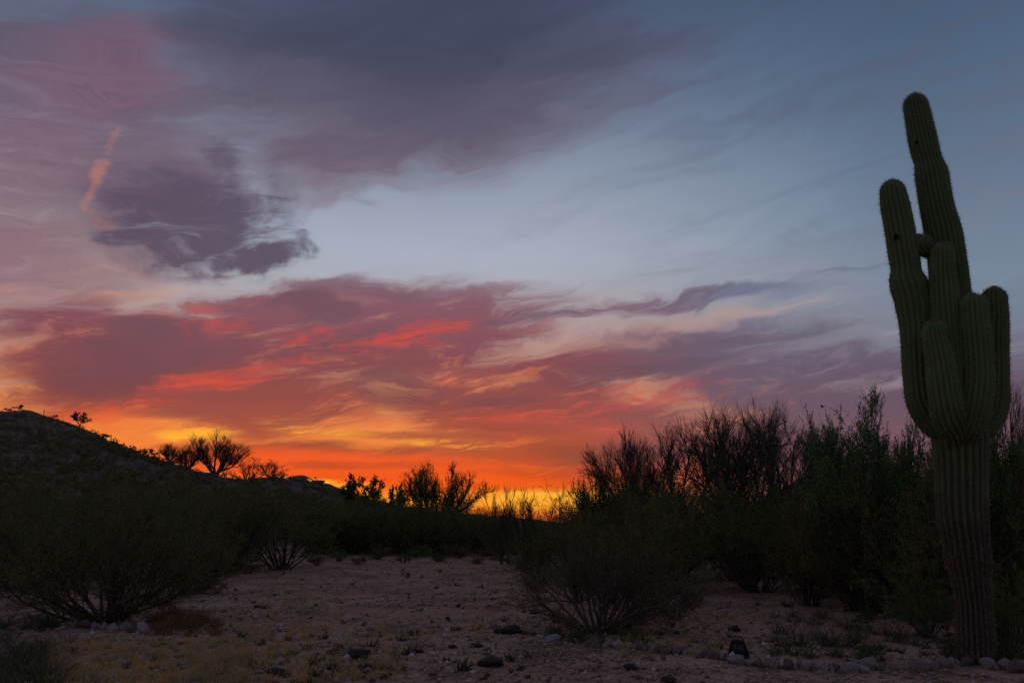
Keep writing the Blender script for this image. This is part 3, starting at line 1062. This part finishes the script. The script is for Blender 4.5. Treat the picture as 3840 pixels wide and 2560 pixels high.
for px in np.arange(1180, 2130, 34):
    for Y in (rng.uniform(38, 43), rng.uniform(44, 56)):
        p_ = px + rng.uniform(-20, 20)
        q = at_depth(p_, 1900, Y)
        z = gzf(q.x, q.y)
        ytop = float(np.interp(p_, [1100, 1300, 1450, 1700, 1850, 1900, 2050, 2130], [1855, 1870, 1880, 1885, 1900, 1928, 1930, 1890])) + abs(rng.normal()) * 24
        h = top_height(p_, ytop, Y, z)
        if h < 0.5:
            continue
        plant('thicket_shrub', (CREO + MESQ)[rng.integers(0, 6)], (q.x, q.y, z - 0.02), h, h * rng.uniform(1.2, 1.7),
              None, zone(q)[0], 'shrub', zone(q)[1])

# ================================================================ trees
put_plant('palo_verde_tree', PV[1], 2490, 25, 1600, 620, 'bare twiggy palo verde leaning over the lower end of the thicket', 'tree', rz=0.2)
put_plant('palo_verde_tree', PV[0], 2740, 27, 1545, 680, 'widest bare palo verde in the middle of the twiggy row', 'tree', rz=1.1)
put_plant('palo_verde_tree', PV[2], 2970, 24, 1535, 480, 'bare upright palo verde next to the leafy green tree', 'tree', rz=2.2)
put_plant('palo_verde_tree', PV[1], 3110, 31, 1640, 380, 'low bare palo verde in front of the house gable', 'tree', rz=3.6)
put_plant('palo_verde_tree', PV[0], 2385, 23, 1650, 420, 'low bare palo verde nearest the sunset gap', 'tree', rz=5.3)
put_plant('palo_verde_tree', PV[1], 2860, 29, 1560, 600, 'bare palo verde half hidden between the widest and the upright ones', 'tree', rz=0.9)
put_plant('leafy_palo_verde', PVG[0], 3300, 14.5, 1520, 560, 'leafy green palo verde spreading behind the saguaro arms', 'tree', rz=0.7)
put_plant('leafy_palo_verde', PVG[1], 3800, 13.5, 1590, 420, 'leafy green tree filling the space beyond the saguaro trunk', 'tree', rz=2.0)
put_plant('bare_tree', PV[2], 3830, 26, 1400, 420, 'tall bare tree rising above the leafy green crown beyond the saguaro', 'tree', rz=1.0)
put_plant('mesquite_tree', MQT[0], 1625, 47, 1750, 330, 'mesquite with dark leaf clumps against the orange horizon', 'tree', rz=0.5)
put_plant('mesquite_tree', MQT[0], 2270, 26, 1775, 300, 'rounded leafy mesquite at the sunset gap', 'tree', rz=2.5)
put_plant('bare_shrub', BARE[0], 1880, 30, 1822, 260, 'bare spiky shrub against the yellow sunset gap', 'shrub', rz=0.3)
put_plant('bare_shrub', BARE[1], 1985, 33, 1850, 200, 'low bare shrub beside the spiky one in the sunset gap', 'shrub', rz=1.3)
put_plant('sparse_shrub', SMALLT[0], 1352, 60, 1788, 200, 'sparse leafed shrub standing on the dark rise below the hill', 'shrub', rz=0.8)
put_plant('sparse_shrub', SMALLT[0], 1465, 58, 1822, 130, 'smaller sparse shrub lower down the dark rise', 'shrub', rz=2.8)

# on the hill
RIDGE = 'low shrubs along the hill crest'


def ridge_at(px, inset=1.0):
    a = azel(px, 1700)[0]
    r = float(np.interp(a, _ra, _rr)) * inset
    x, y = r * math.sin(R(a)), r * math.cos(R(a))
    return x, y, gzf(x, y)


def hill_plant(name, proto, px, hpx, wpx, label, cat_, group=None, rz=None, inset=1.0):
    x, y, z = ridge_at(px, inset)
    h = hpx * math.hypot(x, y) / FPX
    w = wpx * math.hypot(x, y) / FPX
    return plant(name, proto, (x, y, z - 0.15), h, w, rz, label, cat_, group)


hill_plant('palo_verde_tree', PV[3], 815, 140, 235, 'bare fan-shaped palo verde on the low end of the hill crest', 'tree', rz=0.4)
hill_plant('palo_verde_tree', PV[3], 640, 66, 120, 'small bare palo verde uphill of the fan-shaped one', 'tree', rz=1.4)
hill_plant('palo_verde_tree', PV[3], 712, 84, 140, 'bare palo verde touching the fan-shaped one on its uphill side', 'tree', rz=3.0)
hill_plant('bare_shrub', BARE[0], 930, 85, 170, 'wide bare shrub touching the fan-shaped palo verde', 'shrub', rz=0.9)
hill_plant('bare_shrub', BARE[1], 1020, 62, 130, 'low bare shrub farthest down the hill crest', 'shrub', rz=2.1)
hill_plant('crest_tree', SMALLT[0], 286, 50, 62, 'lone round-crowned tree on the hill crest', 'tree', rz=0.6)
for px, hp, wp in ((6, 10, 30), (46, 20, 36), (186, 14, 26), (392, 18, 44), (456, 10, 24), (552, 26, 50), (580, 16, 38)):
    hill_plant('crest_shrub', SMALLT[0], px, hp, wp, 'low round shrub on the hill crest', 'shrub', RIDGE)


def mini_saguaro(px, hpx, label):
    x, y, z = ridge_at(px)
    h = hpx * math.hypot(x, y) / FPX
    s = 20
    th = np.arange(s) * 2 * math.pi / s
    zs = np.array([-0.1, 0.0, 0.3, 0.6, 0.85, 0.95, 0.985, 1.0]) * h
    rs = np.array([0.8, 0.85, 1.0, 1.0, 0.95, 0.75, 0.45, 0.02]) * h * 0.055
    prof = 0.88 + 0.14 * np.abs(np.cos(th * 5))
    V = np.stack([rs[:, None] * prof * np.cos(th), rs[:, None] * prof * np.sin(th), np.repeat(zs[:, None], s, 1)], -1).reshape(-1, 3)
    idx = np.arange(len(zs) * s).reshape(-1, s)
    a, b = idx[:-1], idx[1:]
    f = np.stack([a, np.roll(a, -1, 1), np.roll(b, -1, 1), b], -1).reshape(-1, 4)
    tag(ob('young_saguaro', mesh_np('young_saguaro', V, [f], CACTUS, True), None, (x, y, z)), label, 'cactus')


mini_saguaro(145, 20, 'small armless saguaro between the shrubs high on the hill crest')
mini_saguaro(410, 22, 'small armless saguaro lower on the hill crest beside a shrub')
mini_saguaro(223, 8, 'tiny saguaro stub uphill of the lone crest tree')


# ================================================================ rocks
def rock_mesh(seed, mat, flat=0.6, lumps=0.22, sub=2):
    import bmesh
    bm = bmesh.new()
    bmesh.ops.create_icosphere(bm, subdivisions=sub, radius=1.0)
    off = Vector((seed * 7.3, seed * 3.1, seed * 1.7))
    for v in bm.verts:
        n = mnoise.noise(v.co * 1.1 + off) * lumps * 1.6 + mnoise.noise(v.co * 2.7 + off) * lumps * 0.6
        v.co = v.co * (1 + n)
        v.co.z *= flat
    rg = random.Random(seed * 13 + 5)
    for _ in range(9):
        n_ = Vector((rg.gauss(0, 1), rg.gauss(0, 1), rg.gauss(0, 1))).normalized()
        n_.z *= 0.8
        dcut = rg.uniform(0.62, 0.9) * (1 if abs(n_.z) < 0.5 else flat + 0.1)
        for v in bm.verts:
            e_ = v.co.dot(n_) - dcut
            if e_ > 0:
                v.co -= n_ * e_ * 0.9
    me = bpy.data.meshes.new('rock')
    bm.to_mesh(me)
    bm.free()
    me.polygons.foreach_set('use_smooth', np.ones(len(me.polygons), dtype=bool))
    me.materials.append(mat)
    return me


ROCKS = [rock_mesh(k, STONE, 0.75, 0.34 + 0.03 * k, 3) for k in range(6)]
PALES = [rock_mesh(20 + k, PALE_STONE, 0.7, 0.25, 3) for k in range(4)]
DARKS = [rock_mesh(40 + k, DARK_ROCK, 0.5, 0.5, 3) for k in range(5)]
RIDGE_ROCKS = [rock_mesh(60 + k, STONE, 0.7, 0.3) for k in range(2)]


def rock(name, me, px, py, w, h, label, group=None, tilt=0.0, rz=None, cat_='stone', sink=0.3):
    """Half buried stone: centre column px, foot row py, width and height in photo px."""
    b = G(px, py)
    m = b.length / FPX if False else math.hypot(b.x, b.y) / FPX
    o = ob(name, me)
    hw, hh = w * m / 2, h * m / 2
    flat = 0.7
    o.scale = (hw, hw * rng.uniform(0.75, 1.0), hh / flat * 1.15)
    o.location = (b.x, b.y + hw * 0.4, b.z + hh * (1 - sink))
    o.rotation_euler = (rng.uniform(-0.1, 0.1), tilt, rng.uniform(-0.35, 0.35) if rz is None else rz)
    return tag(o, label, cat_, group)


BORDER = 'stones laid in a curved border in front of the saguaro'
rock('border_stone', PALES[0], 2075, 2408, 62, 30, 'pale slanted stone at the foot of the fanned creosote bush', tilt=-0.35)
rock('border_stone', PALES[1], 2318, 2428, 42, 30, 'pale domed stone with a smaller pale stone beside it')
rock('border_stone', PALES[2], 2360, 2430, 30, 24, 'small pale stone beside the pale domed one')
rock('border_stone', PALES[3], 2766, 2488, 66, 32, 'widest pale stone lying before the dark lantern')
rock('border_stone', PALES[1], 2812, 2494, 27, 22, 'small pale round stone beside the widest pale one')
rock('border_stone', PALES[0], 3204, 2520, 56, 38, 'pale leaning stone propped against a mauve one', tilt=-0.4)
rock('border_stone', PALES[2], 3245, 2522, 40, 26, 'pale wedge stone under the mauve one', tilt=0.5)
rock('border_stone', ROCKS[1], 3268, 2508, 56, 32, 'mauve stone lying over two pale ones', tilt=0.35, sink=0.05)
rock('border_stone', ROCKS[3], 3428, 2512, 30, 44, 'upright pale grey stone near the end of the border')
row = [(2215, 2425, 36), (2245, 2427, 40), (2280, 2427, 28), (2400, 2434, 38), (2418, 2430, 18), (2450, 2438, 40), (2488, 2442, 34), (2515, 2447, 36), (2548, 2452, 44), (2590, 2458, 46),
       (2640, 2466, 40), (2672, 2469, 34), (2700, 2474, 30), (2728, 2478, 30), (2842, 2498, 34), (2870, 2500, 48), (2915, 2504, 44), (2955, 2507, 44), (2995, 2512, 40), (3030, 2514, 38),
       (3065, 2516, 40), (3100, 2518, 52), (3145, 2520, 46), (3170, 2521, 34), (3310, 2518, 44), (3345, 2517, 40), (3385, 2514, 44), (3466, 2512, 46), (3505, 2508, 44), (3545, 2504, 36),
       (3580, 2500, 36), (3612, 2497, 34), (3645, 2492, 32), (3725, 2512, 56), (3775, 2514, 44), (3820, 2520, 50)]
row += [((a_[0] + b_[0]) / 2, (a_[1] + b_[1]) / 2 + 2, 22) for a_, b_ in zip(row[:-1], row[1:]) if b_[0] - a_[0] < 60]
for px, py, w in row:
    rock('border_stone', ROCKS[rng.integers(0, 6)], px + rng.uniform(-8, 8), py + rng.uniform(-4, 3), w * rng.uniform(0.8, 1.2), rng.uniform(0.5, 0.9) * min(w, 38) + 4,
         'grey brown stone in the curved border before the saguaro', BORDER, tilt=rng.uniform(-0.35, 0.35), rz=rng.uniform(0, 6.28), sink=rng.uniform(0.3, 0.6))
LEFTB = 'stones heaped under the broad low creosote bush'
rock('border_stone', PALES[1], 418, 2370, 30, 32, 'upright pale stone under the broad low creosote bush')
rock('border_stone', PALES[2], 530, 2378, 56, 28, 'long tilted pale stone at the end of the heap under the broad bush', tilt=0.75, sink=0.0)
for px, py, w in ((275, 2352, 30), (312, 2354, 44), (352, 2358, 30), (385, 2362, 26), (452, 2366, 28), (470, 2362, 34), (490, 2372, 36), (510, 2362, 30)):
    rock('border_stone', ROCKS[rng.integers(0, 6)], px, py, w, rng.uniform(18, 28), 'grey stone in the heap under the broad low creosote bush', LEFTB)
DARKG = 'dark half-buried rocks scattered over the clearing'
rock('dark_rock', DARKS[0], 1900, 2375, 104, 30, 'large dark flat rock in the open clearing before the border creosote', cat_='rock')
rock('dark_rock', DARKS[1], 1335, 2468, 92, 34, 'widest knobbly dark rock near the middle of the clearing', cat_='rock')
rock('dark_rock', DARKS[2], 1832, 2498, 120, 34, 'long low dark rock nearest below the border creosote', cat_='rock')
rock('dark_rock', DARKS[3], 2380, 2335, 90, 32, 'dark rounded rock beside the stems of the fanned creosote', cat_='rock')
for px, py, w, h in ((1238, 2450, 30, 14), (1265, 2430, 34, 12), (1370, 2508, 56, 22), (1240, 2508, 44, 18), (1030, 2530, 66, 26), (1225, 2545, 60, 22), (1445, 2545, 52, 26),
                     (1570, 2448, 40, 16), (1700, 2430, 40, 14), (1790, 2425, 50, 14), (1680, 2322, 22, 12), (1360, 2346, 20, 10), (2755, 2366, 52, 20), (2365, 2512, 62, 24),
                     (2520, 2562, 70, 24), (1000, 2312, 18, 10), (2000, 2300, 40, 14), (2650, 2545, 26, 10), (1160, 2320, 20, 8), (1850, 2250, 22, 10)):
    rock('dark_rock', DARKS[rng.integers(0, 5)], px, py, w, h, 'dark low rock half buried in the clearing soil', DARKG, cat_='rock')
for px, w, h, lb in ((1130, 52, 26, 'rounded boulder on the far hill crest'), (1195, 60, 16, 'low flat boulder beside the rounded one on the crest')):
    x, y, z = ridge_at(px)
    m = math.hypot(x, y) / FPX
    o = ob('boulder', RIDGE_ROCKS[px % 2], None, (x, y, z + h * m * 0.2))
    o.scale = (w * m / 2, w * m / 2, h * m / 2 / 0.7)
    tag(o, lb, 'boulder')

# ================================================================ lantern
def box_v(x0, x1, y0, y1, z0, z1):
    V = [(x, y, z) for z in (z0, z1) for x, y in ((x0, y0), (x1, y0), (x1, y1), (x0, y1))]
    F = [(0, 3, 2, 1), (4, 5, 6, 7), (0, 1, 5, 4), (1, 2, 6, 5), (2, 3, 7, 6), (3, 0, 4, 7)]
    return np.array(V, float), np.array(F)


def bar(a, b, r, s=6, k=1):
    pts = np.array([[np.array(a, float) + (np.array(b, float) - np.array(a, float)) * i / k for i in range(k + 1)]])
    return tubes([(pts, np.full((1, k + 1), r), s)])


def frustum(w0, w1, z0, z1):
    V = [(x * w, y * w, z) for w, z in ((w0, z0), (w1, z1)) for x, y in ((-1, -1), (1, -1), (1, 1), (-1, 1))]
    F = [(0, 3, 2, 1), (4, 5, 6, 7), (0, 1, 5, 4), (1, 2, 6, 5), (2, 3, 7, 6), (3, 0, 4, 7)]
    return np.array(V, float), np.array(F)


IRON = mat_plain('rusty_iron', (0.035, 0.026, 0.022), 0.7, 0.3)
GLASSD, _t, _b, _o = new_mat('smoked_glass')
_b.inputs['Base Color'].default_value = (0.03, 0.028, 0.025, 1)
_b.inputs['Roughness'].default_value = 0.25
_n = noise_tex(objpos(), 20, 3, 0.6)
put(_b.inputs['Roughness'], step(_n, 0.3, 0.7, 0.2, 0.45))


def lantern():
    b = G(2770, 2462)
    m = math.hypot(b.x, b.y) / FPX
    h, w = 62 * m, 27 * m
    e = empty('lantern', b, 0.35)
    tag(e, 'dark tapered lantern with a wire handle standing behind the widest pale stone', 'lantern')
    ob('base', mesh_np('base', *[(lambda r: r[0])(frustum(w * 1.02, w * 0.98, -0.01, h * 0.1))], [frustum(1, 1, 0, 1)[1]], IRON), e)
    V, F = frustum(w * 0.62, w * 0.5, h * 0.8, h * 0.87)
    cap = ob('cap', mesh_np('cap', V, [F], IRON), e)
    V, F = frustum(w * 0.3, w * 0.16, h * 0.873, h * 0.93)
    ob('vent', mesh_np('vent', V, [F], IRON), cap)
    for sx in (-1, 1):
        for sy in (-1, 1):
            v, f = bar((sx * w * 0.92, sy * w * 0.92, h * 0.09), (sx * w * 0.55, sy * w * 0.55, h * 0.81), w * 0.07, 5)
            ob('post', mesh_np('post', v, [f], IRON, True), e)
    for k in range(4):
        c, s_ = math.cos(k * math.pi / 2), math.sin(k * math.pi / 2)
        a0, a1 = w * 0.86, w * 0.52
        q = [(-a0, a0, h * 0.1), (a0, a0, h * 0.1), (a1, a1, h * 0.8), (-a1, a1, h * 0.8)]
        q2 = [(x, y - w * 0.04, z) for x, y, z in q]
        V = [(x * c - y * s_, x * s_ + y * c, z) for x, y, z in q + q2]
        F = [(0, 1, 2, 3), (7, 6, 5, 4), (0, 4, 5, 1), (1, 5, 6, 2), (2, 6, 7, 3), (3, 7, 4, 0)]
        ob('pane', mesh_np('pane', V, [F], GLASSD), e)
    pts = np.array([[(-w * 0.62, 0, h * 0.8), (-w * 0.66, 0, h * 0.95), (-w * 0.5, 0, h * 1.05), (w * 0.5, 0, h * 1.05), (w * 0.7, 0, h * 0.96), (w * 1.12, 0, h * 0.55), (w * 1.2, 0, h * 0.5)]])
    v, f = tubes([(pts, np.full((1, 7), w * 0.085), 6)])
    ob('handle', mesh_np('handle', v, [f], IRON, True), e)


lantern()

# ================================================================ house beyond the thicket
STUCCO = mat_plain('stucco_wall', (0.36, 0.31, 0.28), 0.9, 0, 0.12, 3)
ROOF = mat_plain('brown_roof', (0.13, 0.085, 0.065), 0.85, 0, 0.3, 2)
TRIM = mat_plain('pale_trim', (0.45, 0.45, 0.44), 0.7, 0, 0.1, 5)
PANE = mat_plain('window_glass', (0.03, 0.035, 0.045), 0.12, 0, 0.2, 2)


def house():
    Y = 46.0
    q = at_depth(3330, 1960, Y)
    z = gzf(q.x, q.y)
    e = empty('house', (q.x, q.y, z))
    tag(e, 'low gabled house with a brown roof half hidden behind the thicket', 'house')
    hw, dp, wh, ap = 4.3, 10.0, 2.6, 4.7
    V, F = box_v(-hw, hw, 0, dp, -0.3, wh)
    wall = ob('wall', mesh_np('wall', V, [F], STUCCO), e)
    V = [(-hw, 0.01, wh), (hw, 0.01, wh), (0, 0.01, ap), (-hw, 0.25, wh), (hw, 0.25, wh), (0, 0.25, ap)]
    ob('gable', mesh_np('gable', V, [[(0, 1, 2), (5, 4, 3)], [(0, 3, 4, 1), (1, 4, 5, 2), (2, 5, 3, 0)]], STUCCO), wall)
    roof = None
    for s_ in (-1, 1):
        ov = 0.55
        x1, z1 = s_ * (hw + ov), wh - (ap - wh) / hw * ov + 0.06
        V = [(0, -0.6, ap + 0.06), (x1, -0.6, z1), (x1, dp + 0.4, z1), (0, dp + 0.4, ap + 0.06)]
        V += [(a, b, c + 0.16) for a, b, c in V]
        F = [(0, 1, 2, 3), (7, 6, 5, 4), (0, 4, 5, 1), (1, 5, 6, 2), (2, 6, 7, 3), (3, 7, 4, 0)]
        r = ob('roof_slope', mesh_np('roof_slope', V, [F], ROOF), e)
        V = [(0.0, -0.66, ap - 0.02), (x1, -0.66, z1 - 0.1), (x1, -0.66, z1 + 0.12), (0.0, -0.66, ap + 0.2)]
        V += [(a, b + 0.055, c) for a, b, c in V]
        ob('fascia', mesh_np('fascia', V, [F], TRIM), r)
    for x0 in (-3.2, 1.6):
        V, F = box_v(x0, x0 + 1.4, -0.06, 0.03, 0.95, 2.1)
        w_ = ob('window', mesh_np('window', V, [F], TRIM), e)
        V, F = box_v(x0 + 0.08, x0 + 1.32, -0.075, -0.05, 1.03, 2.02)
        ob('pane', mesh_np('pane', V, [F], PANE), w_)
    V, F = box_v(-0.5, 0.45, -0.05, 0.03, 0.0, 2.1)
    d = ob('door', mesh_np('door', V, [F], ROOF), e)
    V, F = box_v(0.28, 0.34, -0.11, -0.045, 0.95, 1.08)
    ob('handle', mesh_np('handle', V, [F], IRON), d)


house()

# small pale box and a post seen through the brush
Yb = 15.5
q = at_depth(3320, 1985, Yb)
zb = gzf(q.x, q.y)
e = empty('mailbox', (q.x, q.y, zb), 0.3)
tag(e, 'small pale box on a post showing through the dark brush by the saguaro', 'box')
hh = q.z - zb
V, F = box_v(-0.06, 0.06, -0.09, 0.09, hh, hh + 0.09)
ob('body', mesh_np('body', V, [F], TRIM), e)
V, F = frustum(0.07, 0.045, hh + 0.092, hh + 0.13)
ob('lid', mesh_np('lid', V, [F], mat_plain('purple_lid', (0.2, 0.14, 0.2), 0.6)), e)
v, f = bar((0, 0, -0.05), (0, 0, hh + 0.001), 0.02, 8)
ob('post', mesh_np('post', v, [f], IRON, True), e)
q = at_depth(3040, 1930, 21.0)
zb = gzf(q.x, q.y)
v, f = cat([bar((0, 0, -0.1), (0, 0, q.z - zb + 0.32), 0.03, 8), bar((0, 0, q.z - zb + 0.32), (0, 0, q.z - zb + 0.35), 0.036, 8)])
tag(ob('marker_post', mesh_np('marker_post', v, [f], TRIM, True), None, (q.x, q.y, zb)), 'thin pale post standing in the thicket before the house', 'post')


# ================================================================ bird
def bird():
    q = at_depth(3086, 1525, 30)
    s = 0.16
    V, F = [], []
    prof = [(-0.55, 0.012), (-0.35, 0.05), (-0.1, 0.13), (0.15, 0.14), (0.33, 0.09), (0.45, 0.085), (0.54, 0.05), (0.6, 0.015), (0.68, 0.004)]
    for x, r_ in prof:
        for t in range(8):
            V.append((x, math.cos(t * math.pi / 4) * r_, math.sin(t * math.pi / 4) * r_))
    for i in range(len(prof) - 1):
        for t in range(8):
            F.append((i * 8 + t, i * 8 + (t + 1) % 8, i * 8 + 8 + (t + 1) % 8, i * 8 + 8 + t))
    for sg in (-1, 1):
        o = len(V)
        for a, b in (((0.25, 0.08, 0.04), (-0.12, 0.08, 0.04)), ((0.32, 0.45, 0.22), (-0.1, 0.42, 0.2)), ((0.1, 0.95, 0.3), (-0.05, 0.9, 0.28))):
            for (x, y, z) in (a, b):
                V.append((x, y * sg, z)); V.append((x, y * sg, z + 0.02))
        for i in range(2):
            k = o + i * 4
            F += [(k, k + 2, k + 6, k + 4), (k + 1, k + 5, k + 7, k + 3), (k, k + 4, k + 5, k + 1), (k + 2, k + 3, k + 7, k + 6)]
        F.append((o + 8, o + 10, o + 11, o + 9))
    o = len(V)
    V += [(-0.5, -0.02, 0), (-0.5, 0.02, 0), (-0.85, 0.12, 0.01), (-0.85, -0.12, 0.01), (-0.5, -0.02, 0.02), (-0.5, 0.02, 0.02), (-0.85, 0.12, 0.03), (-0.85, -0.12, 0.03)]
    F += [tuple(o + k for k in f) for f in ((0, 1, 2, 3), (7, 6, 5, 4), (0, 4, 5, 1), (1, 5, 6, 2), (2, 6, 7, 3), (3, 7, 4, 0))]
    me = mesh_np('bird', np.array(V) * s, [np.array(F)], mat_plain('feathers', (0.05, 0.045, 0.045), 0.8))
    b_ = ob('bird', me, None, q)
    b_.rotation_euler = (0.2, 0.35, 2.6)
    tag(b_, 'tiny dark bird flying above the bare twiggy trees', 'bird')


bird()


# ================================================================ ground cover (uncountable)
def in_view(n, r0, r1, azr=36):
    r = np.exp(rng.uniform(math.log(r0), math.log(r1), n))
    a = np.radians(rng.uniform(-azr, azr, n))
    return r * np.sin(a), r * np.cos(a)


def gravel():
    n = 44000
    x, y = in_view(n, 6.5, 40)
    s = rng.gamma(1.2, 0.009, n) + 0.004
    keep = vnoise(x / 1.3, y / 1.3, 71) + vnoise(x / 0.4, y / 0.4, 72) * 0.6 + rng.uniform(-0.3, 0.3, n) > -0.12
    x, y, s = x[keep], y[keep], s[keep]
    n = len(x)
    z = gz(x, y) + s * 0.25
    o = np.array([(1, 0, 0), (0, 1, 0), (-1, 0, 0), (0, -1, 0), (0, 0, 0.7), (0, 0, -0.7)], float)
    ang = rng.uniform(0, 6.28, n)
    c, sn = np.cos(ang), np.sin(ang)
    d = o[None] * s[:, None, None] * rng.uniform(0.6, 1.4, (n, 6, 1))
    rx = d[..., 0] * c[:, None] - d[..., 1] * sn[:, None]
    ry = d[..., 0] * sn[:, None] + d[..., 1] * c[:, None]
    V = np.stack([rx + x[:, None], ry + y[:, None], d[..., 2] + z[:, None]], -1).reshape(-1, 3)
    tri = np.array([(0, 1, 4), (1, 2, 4), (2, 3, 4), (3, 0, 4), (1, 0, 5), (2, 1, 5), (3, 2, 5), (0, 3, 5)])
    F = (np.arange(n)[:, None, None] * 6 + tri[None]).reshape(-1, 3)
    m, t, bs, out = new_mat('gravel_mix')
    put(bs.inputs['Base Color'], ramp(island_random(), [(0, (0.12, 0.08, 0.065)), (0.3, (0.28, 0.18, 0.14)), (0.75, (0.38, 0.26, 0.2)), (1, (0.55, 0.46, 0.42))]))
    tag(ob('gravel', mesh_np('gravel', V, [F], m)), 'small loose gravel strewn over the clearing', kind='stuff')


gravel()


def litter():
    n = 2600
    pts = [G(rng.uniform(-100, 3900), rng.uniform(2110, 2570)) for _ in range(n)]
    c_ = np.array([(p.x, p.y, p.z + 0.006) for p in pts])
    a = rng.uniform(0, 6.28, n)
    ln = rng.gamma(1.5, 0.05, n) + 0.02
    d_ = np.stack([np.cos(a), np.sin(a), rng.normal(size=n) * 0.12], -1)
    p_, r_ = shoots(c_, d_, ln, np.full(n, 0.004), np.full(n, 0.002), 3, 0.25, 0.0, rng)
    p_[..., 2] = np.maximum(p_[..., 2], c_[:, None, 2] - 0.004)
    v_, f_ = tubes([(p_, r_, 3)])
    tag(ob('twig_litter', mesh_np('twig_litter', v_, [f_], STEM)), 'fallen twigs littering the soil', kind='stuff')


litter()


def tufts(name, x, y, size, blades, mat, label, lean=0.6, wide=0.05):
    n = len(x)
    z = gz(x, y)
    c = np.repeat(np.stack([x, y, z], -1), blades, 0)
    s = np.repeat(size, blades) * rng.uniform(0.4, 1.15, n * blades)
    d = unit(np.stack([rng.normal(size=n * blades) * lean, rng.normal(size=n * blades) * lean, np.ones(n * blades)], -1))
    c = c + np.stack([rng.normal(size=n * blades), rng.normal(size=n * blades), np.zeros(n * blades)], -1) * (np.repeat(size, blades) * 0.22)[:, None]
    c[:, 2] -= 0.005
    e = perp(d, rng) * (s * wide)[:, None]
    bend = unit(d + np.stack([rng.normal(size=len(d)), rng.normal(size=len(d)), -0.3 + 0 * s], -1) * 0.35)
    mid = c + d * (s * 0.55)[:, None]
    tip = mid + bend * (s * 0.45)[:, None]
    V = np.stack([c - e, c + e, mid + e * 0.7, mid - e * 0.7, tip], 1).reshape(-1, 3)
    k = np.arange(len(c))[:, None] * 5
    tag(ob(name, mesh_np(name, V, [k + np.array([[0, 1, 2, 3]]), k + np.array([[3, 2, 4]])], mat)), label, kind='stuff')


def scatter_px(n, x0, x1, y0, y1):
    pts = [G(rng.uniform(x0, x1), rng.uniform(y0, y1)) for _ in range(n)]
    return [p.x for p in pts], [p.y for p in pts]


def many(regs):
    X, Y = [], []
    for n, *r in regs:
        a, b = scatter_px(n, *r)
        X += a; Y += b
    return np.array(X), np.array(Y)


x, y = many([(520, 150, 950, 2400, 2600), (300, 700, 1500, 2350, 2560), (150, 850, 1300, 2110, 2330), (120, 2330, 2800, 2300, 2460), (120, 1400, 2200, 2120, 2400), (60, 1300, 1900, 2085, 2140)])
tufts('dry_grass', x, y, rng.uniform(0.05, 0.15, len(x)), 26, STRAW, 'sparse dry straw grass over the soil', 0.5, 0.03)
x, y = many([(330, 800, 2150, 2110, 2560), (160, 2400, 3600, 2260, 2480), (60, -50, 700, 2400, 2560)])
tufts('low_weeds', x, y, rng.gamma(2.0, 0.022, len(x)) + 0.015, 24, WEED, 'small dark weeds dotting the clearing', 0.8, 0.09)
x, y = many([(40, 540, 830, 2330, 2390), (16, 600, 800, 2300, 2340), (26, 900, 1420, 2090, 2110)])
tufts('rust_brush', x, y, rng.uniform(0.14, 0.3, len(x)), 40, RUST, 'rust coloured dead brush beside the broad creosote bush', 0.55, 0.016)
x, y = many([(16, 1420, 1560, 2085, 2110), (30, 2900, 3540, 2270, 2420), (16, 3740, 3840, 2250, 2400), (14, 460, 700, 2240, 2320), (30, -60, 260, 2400, 2560)])
tufts('grey_brush', x, y, rng.uniform(0.12, 0.32, len(x)), 44, SAGE, 'pale grey dead brush at the edges of the clearing', 0.6, 0.014)
x, y = many([(50, -80, 200, 2330, 2600), (40, 2900, 3600, 2300, 2470), (30, 2050, 2400, 2330, 2420), (14, 3700, 3840, 2380, 2470), (26, 3540, 3780, 2440, 2488)])
tufts('green_brush', x, y, rng.uniform(0.12, 0.34, len(x)), 60, WEED, 'dark low green brush along the edges of the clearing', 0.75, 0.02)


def far_scrub():
    g = rng
    n = 12500
    r = np.exp(g.uniform(math.log(48), math.log(330), n))
    a = np.radians(g.uniform(-44, 44, n))
    r[:2600] = g.uniform(44, 150, 2600)
    a[:2600] = np.radians(g.uniform(-44, -6, 2600))
    r[2600:6600] = g.uniform(120, 245, 4000)
    a[2600:6600] = np.radians(g.uniform(-44, -14, 4000))
    x, y = r * np.sin(a), r * np.cos(a)
    az = np.degrees(a)
    RR = np.interp(az, _ra, _rr)
    H = np.maximum(0.0, CAM_H + RR * np.interp(az, _ra, _rt))
    big = np.zeros(n, bool)
    big[:2600] = True
    keep = (r < RR * 0.975) & ~((az > -4) & (az < 4.2) & (r < 120))
    x, y, r, big = x[keep], y[keep], r[keep], big[keep]
    n = len(x)
    s = np.where(big, 1.35, 1.0) * g.uniform(0.2, 0.55, n) * np.where(g.uniform(size=n) > 0.93, 1.8, 1.0)
    z = gz(x, y)
    k = 44
    c = np.repeat(np.stack([x, y, z + s * 0.55], -1), k, 0)
    ss = np.repeat(s, k)[:, None]
    d = unit(g.normal(size=(n * k, 3)))
    c = c + d * ss * g.uniform(0.3, 1.0, (n * k, 1)) * np.array([1, 1, 0.62])
    e1 = unit(g.normal(size=(n * k, 3)) + [0, 0, 0.5])
    e2 = perp(e1, g)
    w = ss * g.uniform(0.12, 0.3, (n * k, 1))
    V = np.stack([c - e2 * w * 0.6, c + e2 * w * 0.6, c + e1 * w * 1.4], 1).reshape(-1, 3)
    m = mat_leaf('hill_scrub_leaf', (0.1, 0.105, 0.042), (0.16, 0.135, 0.065), 0.2)
    tag(ob('hillside_scrub', mesh_np('hillside_scrub', V, [np.arange(len(V)).reshape(-1, 3)], m)), 'low desert scrub covering the hillside and the plain beyond', kind='stuff')


far_scrub()
